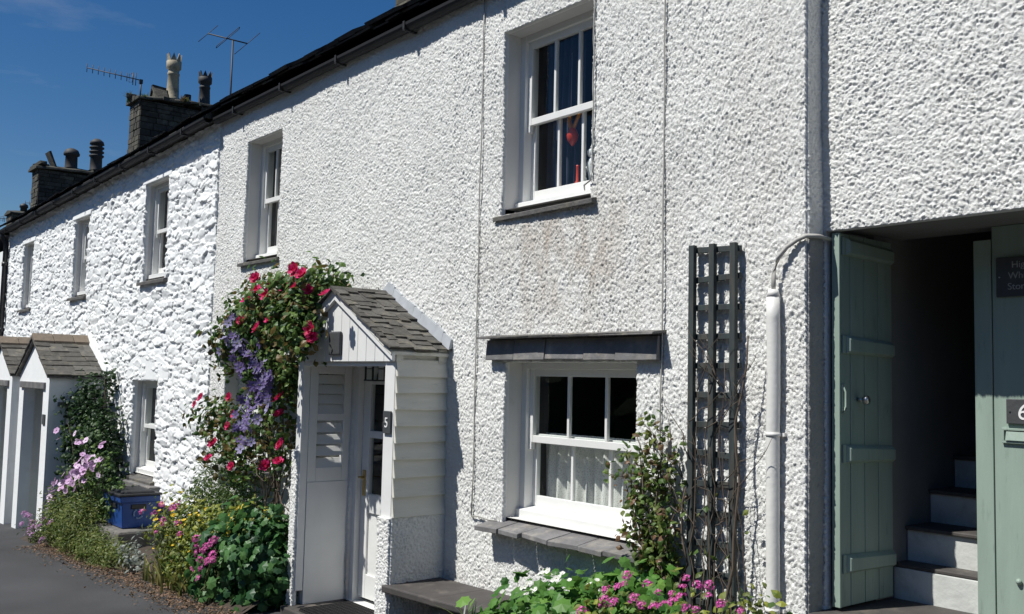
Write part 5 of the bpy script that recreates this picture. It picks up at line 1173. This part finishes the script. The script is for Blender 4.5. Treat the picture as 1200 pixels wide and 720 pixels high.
# foreground bed
LU = [(-4.50, -.42, .22, .34, .28, .26, 560), (-4.08, -.46, .31, .30, .26, .22, 420), (-4.65, -.62, .08, .28, .2, .26, 380), (-4.15, -.66, .18, .34, .2, .28, 460), (-3.72, -.36, .40, .22, .18, .16, 240), (-3.85, -.25, .46, .26, .10, .10, 130)]
lu = plant('leafy_plant', 'lush bright green leafy plant with small white flowers below the slate window sill', 'plant', (-4.35, -.5, .12), LU, .075, ['lush', 'lush', 'lush_b'], LOBED, 53, .06, 6, 26)
wf = [petal_flower('bloom', 5, .020, [M['whitef'], M['lime']], .3, 1, 1, 1.2, seed=s) for s in (1, 2)]
blooms('bloom', wf, lu, [(p[0], p[1], p[2] - .06) for p in WHITEF] + [(p[0] + .05, p[1] - .02, p[2] - .04) for p in WHITEF[:6]], 8, .7, 1.15, (.2, -.8, .8))
PB = [(-3.62, -.58, .34, .34, .20, .24, 520), (-3.2, -.52, .36, .28, .20, .26, 460), (-3.85, -.74, .2, .2, .14, .24, 200), (-3.05, -.35, .5, .14, .16, .2, 150)]
pk = plant('valerian', 'pink valerian with many flower heads at the foot of the trellis', 'valerian', (-3.4, -.55, .12), PB, .048, ['mid', 'lime', 'fine_b'], OVAL, 57, .06, 6, 26)
vh = [floret_head('bloom', 30, .030, .009, [M['pink'], M['pink_b'], M['pink']], s, .8) for s in (7, 8, 9)]
blooms('bloom', vh, pk, PINK, 9, .75, 1.25, (.05, -.5, 1), .4)
straps('lavender_tuft', 'small grey green tuft beside the end of the slate bench', 'plant', (-4.78, -.72, .1), 50, .26, ['silver', 'strap_b'], 9, .08, .006)

t = thing('climbing_shrub', 'thin straggling climber with sparse leaves between the window and the trellis', 'climbing plant', (-3.75, -.08, .14))
m = MB(); tips = []; rg = random.Random(4)
for i, (e, k) in enumerate([((-4.28, -.13, 1.30), .04), ((-4.15, -.14, 1.42), .05), ((-4.22, -.12, 1.05), .04), ((-3.98, -.12, 1.40), .05), ((-3.85, -.12, 1.30), .04), ((-4.33, -.13, 1.16), .05), ((-4.12, -.13, 1.3), .05), ((-4.05, -.15, 1.18), .05), ((-3.80, -.1, 1.42), .04), ((-4.0, -.12, .9), .04), ((-3.88, -.14, 1.1), .05)]):
    e = (-3.72 + (e[0] + 3.72) * .60, e[1], e[2] * .97)
    tips += twig(m, (-3.74 + rg.uniform(-.06, .06), -.08, .14), e, .009, .003, 70 + i, k * 1.5, 9)[3:]
extra = []
for i, p in enumerate(tips):
    if rg.random() < .7:
        e = p + Vector((rg.uniform(-.10, .07), rg.uniform(-.06, .02), rg.uniform(-.03, .16))); twig(m, p, e, .003, .0015, 200 + i, .02, 4); extra += [e, p.lerp(e, .5)]
m.build('stem', M['bark'], t)
pp = np.array([tuple(v) for v in tips + extra for _ in range(7)]); rs = np.random.RandomState(3); pp = pp + rs.normal(size=pp.shape) * np.array([.035, .02, .035]); pp[:, 1] = np.minimum(pp[:, 1], -.03)
nn = rs.normal(size=pp.shape); nn[:, 1] -= .8; nn[:, 2] += .6
leaves('foliage', t, pp, nn, .044, [M['weed'], M['weed'], M['mid'], M['weed_b'], M['mid']], OVAL, 5)

t = thing('bare_vine', 'tangle of bare brown vine stems climbing the dark green trellis', 'climbing plant', (-3.45, -.1, .1))
m = MB(); rg = random.Random(9)
for i in range(11):
    x0 = rg.choice([-3.64, -3.5, -3.45, -3.42, -3.3]) + rg.uniform(-.03, .03); zt_ = rg.uniform(1.1, 2.0); n = 12; pts = []; x = x0
    for k in range(n + 1):
        x += rg.gauss(0, .022); pts.append((x, -.105 - .02 * rg.random(), .1 + (zt_ - .1) * k / n))
    r = rg.choice([.004, .005, .006, .011]); m.tube(pts, [r * (1 - .6 * k / n) for k in range(n + 1)], 5)
for i in range(26):
    a = Vector((rg.uniform(-3.68, -3.28), -.11, rg.uniform(.5, 1.75))); s = rg.choice([-1, -1, 1])
    e = a + Vector((s * rg.uniform(.08, .3), rg.uniform(-.06, .0), rg.uniform(.05, .4))); w = twig(m, a, e, .0035, .0012, 300 + i, .03, 5)
    if rg.random() < .6: twig(m, w[3], w[3] + Vector((rg.uniform(-.1, .1), 0, rg.uniform(.03, .2))), .002, .001, 400 + i, .02, 3)
m.build('stem', M['bark'], t)
for i in range(11):
    a = (-3.66, -.1, rg.uniform(.9, 1.5)); e = (-3.72 - rg.uniform(.05, .42), -.06 - rg.uniform(0, .05), a[2] + rg.uniform(.3, .62)); w = twig(m, a, e, .0035, .001, 500 + i, .04, 6)
    for k in (2, 4): twig(m, w[k], w[k] + Vector((rg.uniform(-.12, .06), -.01, rg.uniform(.06, .2))), .0018, .0008, 520 + 3 * i + k, .02, 3)
pp = np.array([(-3.45 + a, -.12, z) for a, z in zip(rs.normal(size=26) * .14, rs.uniform(.3, 1.1, 26))]); leaves('foliage', t, pp, rs.normal(size=(26, 3)) + np.array([0, -1, .5]), .05, [M['weed'], M['mid']], OVAL, 8)

# growth on the chimney
t = plant('fern_tuft', 'green fern tuft growing on the front corner of the chimney with the tall pot', 'fern', (-19.6, 1.68, 7.1), [(-19.66, 1.62, 7.10, .12, .08, .10, 130)], .11, ['fine', 'fine_b'], LANCE, 61, .05, 6, 2) if False else None
def tuft(name, label, base, n, L_, mats, seed, spread):
    return straps(name, label, 'wild plant', base, n, L_, mats, seed, spread, .012)
tuft('fern_tuft', 'green fern tuft on the street corner of the chimney with the tall pot', (-19.66, 1.68, 7.03), 46, .24, ['fine', 'fine_b', 'strap_b'], 3, .06)
tuft('moss_tuft', 'rusty dry tuft on the chimney top below the buff pot', (-19.1, 2.55, 7.10), 60, .13, ['weed_b', 'strap_b', 'strap'], 4, .10)
tuft('moss_tuft', 'grey green lichen tuft by the leaning slates on the chimney top', (-19.5, 1.92, 7.10), 60, .15, ['silver', 'strap_b', 'fine'], 6, .08)

# unseen wooded bank across the street, added to cut skylight and darken the panes
nx_, nz_ = 150, 26; A, B = np.meshgrid(np.linspace(-75, 45, nx_), np.linspace(0, 1, nz_), indexing='ij')
top = 8.5 + 5 * vnoise(A / 6, A * 0, 3) + 2.5 * vnoise(A / 2.1, A * 0, 4)
Y_ = -17 - 8 * B + 3.2 * vnoise(A / 2.6, B * 6, 5) + 1.4 * vnoise(A / 1.1, B * 13, 6); Z_ = gz(0) - 1.5 + (top + 1.5) * np.sin(B * 1.571) + 1.2 * vnoise(A / 1.3, B * 9, 7) * (B > .1)
idx = np.arange(nx_ * nz_).reshape(nx_, nz_)
tag(np_mesh('woodland', np.stack([A, Y_, Z_], -1).reshape(-1, 3), np.stack([idx[:-1, :-1], idx[1:, :-1], idx[1:, 1:], idx[:-1, 1:]], -1).reshape(-1, 4), [mat('woodland_leaf', (.035, .06, .02), .9, .5, 1.5, bump=1., bscale=6)]), 'dense dark green wood on the far side of the street', 'woodland', kind='stuff')

na, nr_ = 120, 14; A, B = np.meshgrid(np.linspace(R(95), R(265), na), np.linspace(0, 1, nr_), indexing='ij')
RR = 95 + 130 * B; hh = (16 + 12 * vnoise(A * 5, A * 0, 13) + 5 * vnoise(A * 17, A * 0, 14)) * np.sin(B * 1.571) + (3.5 * vnoise(A * 90, B * 14, 15) + 1.8 * vnoise(A * 210, B * 30, 16)) * np.clip(B * 6, 0, 1)
idx = np.arange(na * nr_).reshape(na, nr_)
tag(np_mesh('hills', np.stack([-10 + RR * np.cos(A), RR * np.sin(A), gz(-45) - 1 + hh], -1).reshape(-1, 3), np.stack([idx[:-1, :-1], idx[1:, :-1], idx[1:, 1:], idx[:-1, 1:]], -1).reshape(-1, 4), [mat('wooded_hillside', (.045, .07, .028), .95, .45, .12, bump=1., bscale=1.5)], None, True), kind='structure')

# ------------------------------------------------------------------ sky, sun, camera
w = bpy.data.worlds.new('World'); SC.world = w; w.use_nodes = True
nt = w.node_tree; bg = nt.nodes['Background']
sky = nt.nodes.new('ShaderNodeTexSky'); sky.sky_type = 'NISHITA'; sky.sun_disc = False
EL, AZ_ = R(56.5), R(19)     # sun height; swing to the left of straight on
sky.sun_elevation = EL; sky.sun_rotation = R(180) + AZ_
sky.air_density = 1.0; sky.dust_density = .3; sky.ozone_density = 2.5; sky.altitude = 100
hs = nt.nodes.new('ShaderNodeHueSaturation'); hs.inputs['Saturation'].default_value = 1.38; hs.inputs['Hue'].default_value = .506
nt.links.new(sky.outputs[0], hs.inputs['Color']); 
tc = nt.nodes.new('ShaderNodeTexCoord'); mp = nt.nodes.new('ShaderNodeMapping'); mp.inputs['Scale'].default_value = (2.2, 2.2, 9)
nz = nt.nodes.new('ShaderNodeTexNoise'); nz.inputs['Scale'].default_value = 1.6; nz.inputs['Detail'].default_value = 7; nz.inputs['Roughness'].default_value = .6
mr = nt.nodes.new('ShaderNodeMapRange'); mr.inputs[1].default_value = .56; mr.inputs[2].default_value = .85; mr.inputs[4].default_value = .30
mxw = nt.nodes.new('ShaderNodeMix'); mxw.data_type = 'RGBA'; mxw.inputs['B'].default_value = (7, 7.3, 7.6, 1)
nt.links.new(tc.outputs['Generated'], mp.inputs[0]); nt.links.new(mp.outputs[0], nz.inputs['Vector']); nt.links.new(nz.outputs['Fac'], mr.inputs[0]); nt.links.new(mr.outputs[0], mxw.inputs['Factor'])
nt.links.new(hs.outputs[0], mxw.inputs['A']); nt.links.new(mxw.outputs['Result'], bg.inputs[0]); bg.inputs[1].default_value = .064
sd = Vector((-math.sin(AZ_) * math.cos(EL), -math.cos(AZ_) * math.cos(EL), math.sin(EL)))
L = bpy.data.lights.new('sun', 'SUN'); L.energy = 5.0; L.angle = R(.53); L.color = (1, .98, .93)
so = bpy.data.objects.new('sun', L); C.objects.link(so); so.rotation_mode = 'QUATERNION'; so.rotation_quaternion = sd.to_track_quat('Z', 'Y'); so.location = (-8, -12, 18)
cam = bpy.data.cameras.new('camera'); cam.sensor_width = 36; cam.lens = 36 * 1138 / 1200; cam.clip_end = 2000; cam.clip_start = .05
co = bpy.data.objects.new('camera', cam); C.objects.link(co)
Rm = Matrix(((.6321750661, .0441842788, .7735647583), (.7744936946, -.06525259, -.6292071332), (.02267604, .9968900887, -.0754715058)))
co.matrix_world = Matrix.Translation((0, -4.34, 1.68)) @ Rm.to_4x4()
SC.camera = co
SC.view_settings.view_transform = 'Standard'; SC.view_settings.look = 'None'; SC.view_settings.exposure = .2; SC.view_settings.gamma = 1
SC.cycles.max_bounces = 6; SC.cycles.transparent_max_bounces = 16
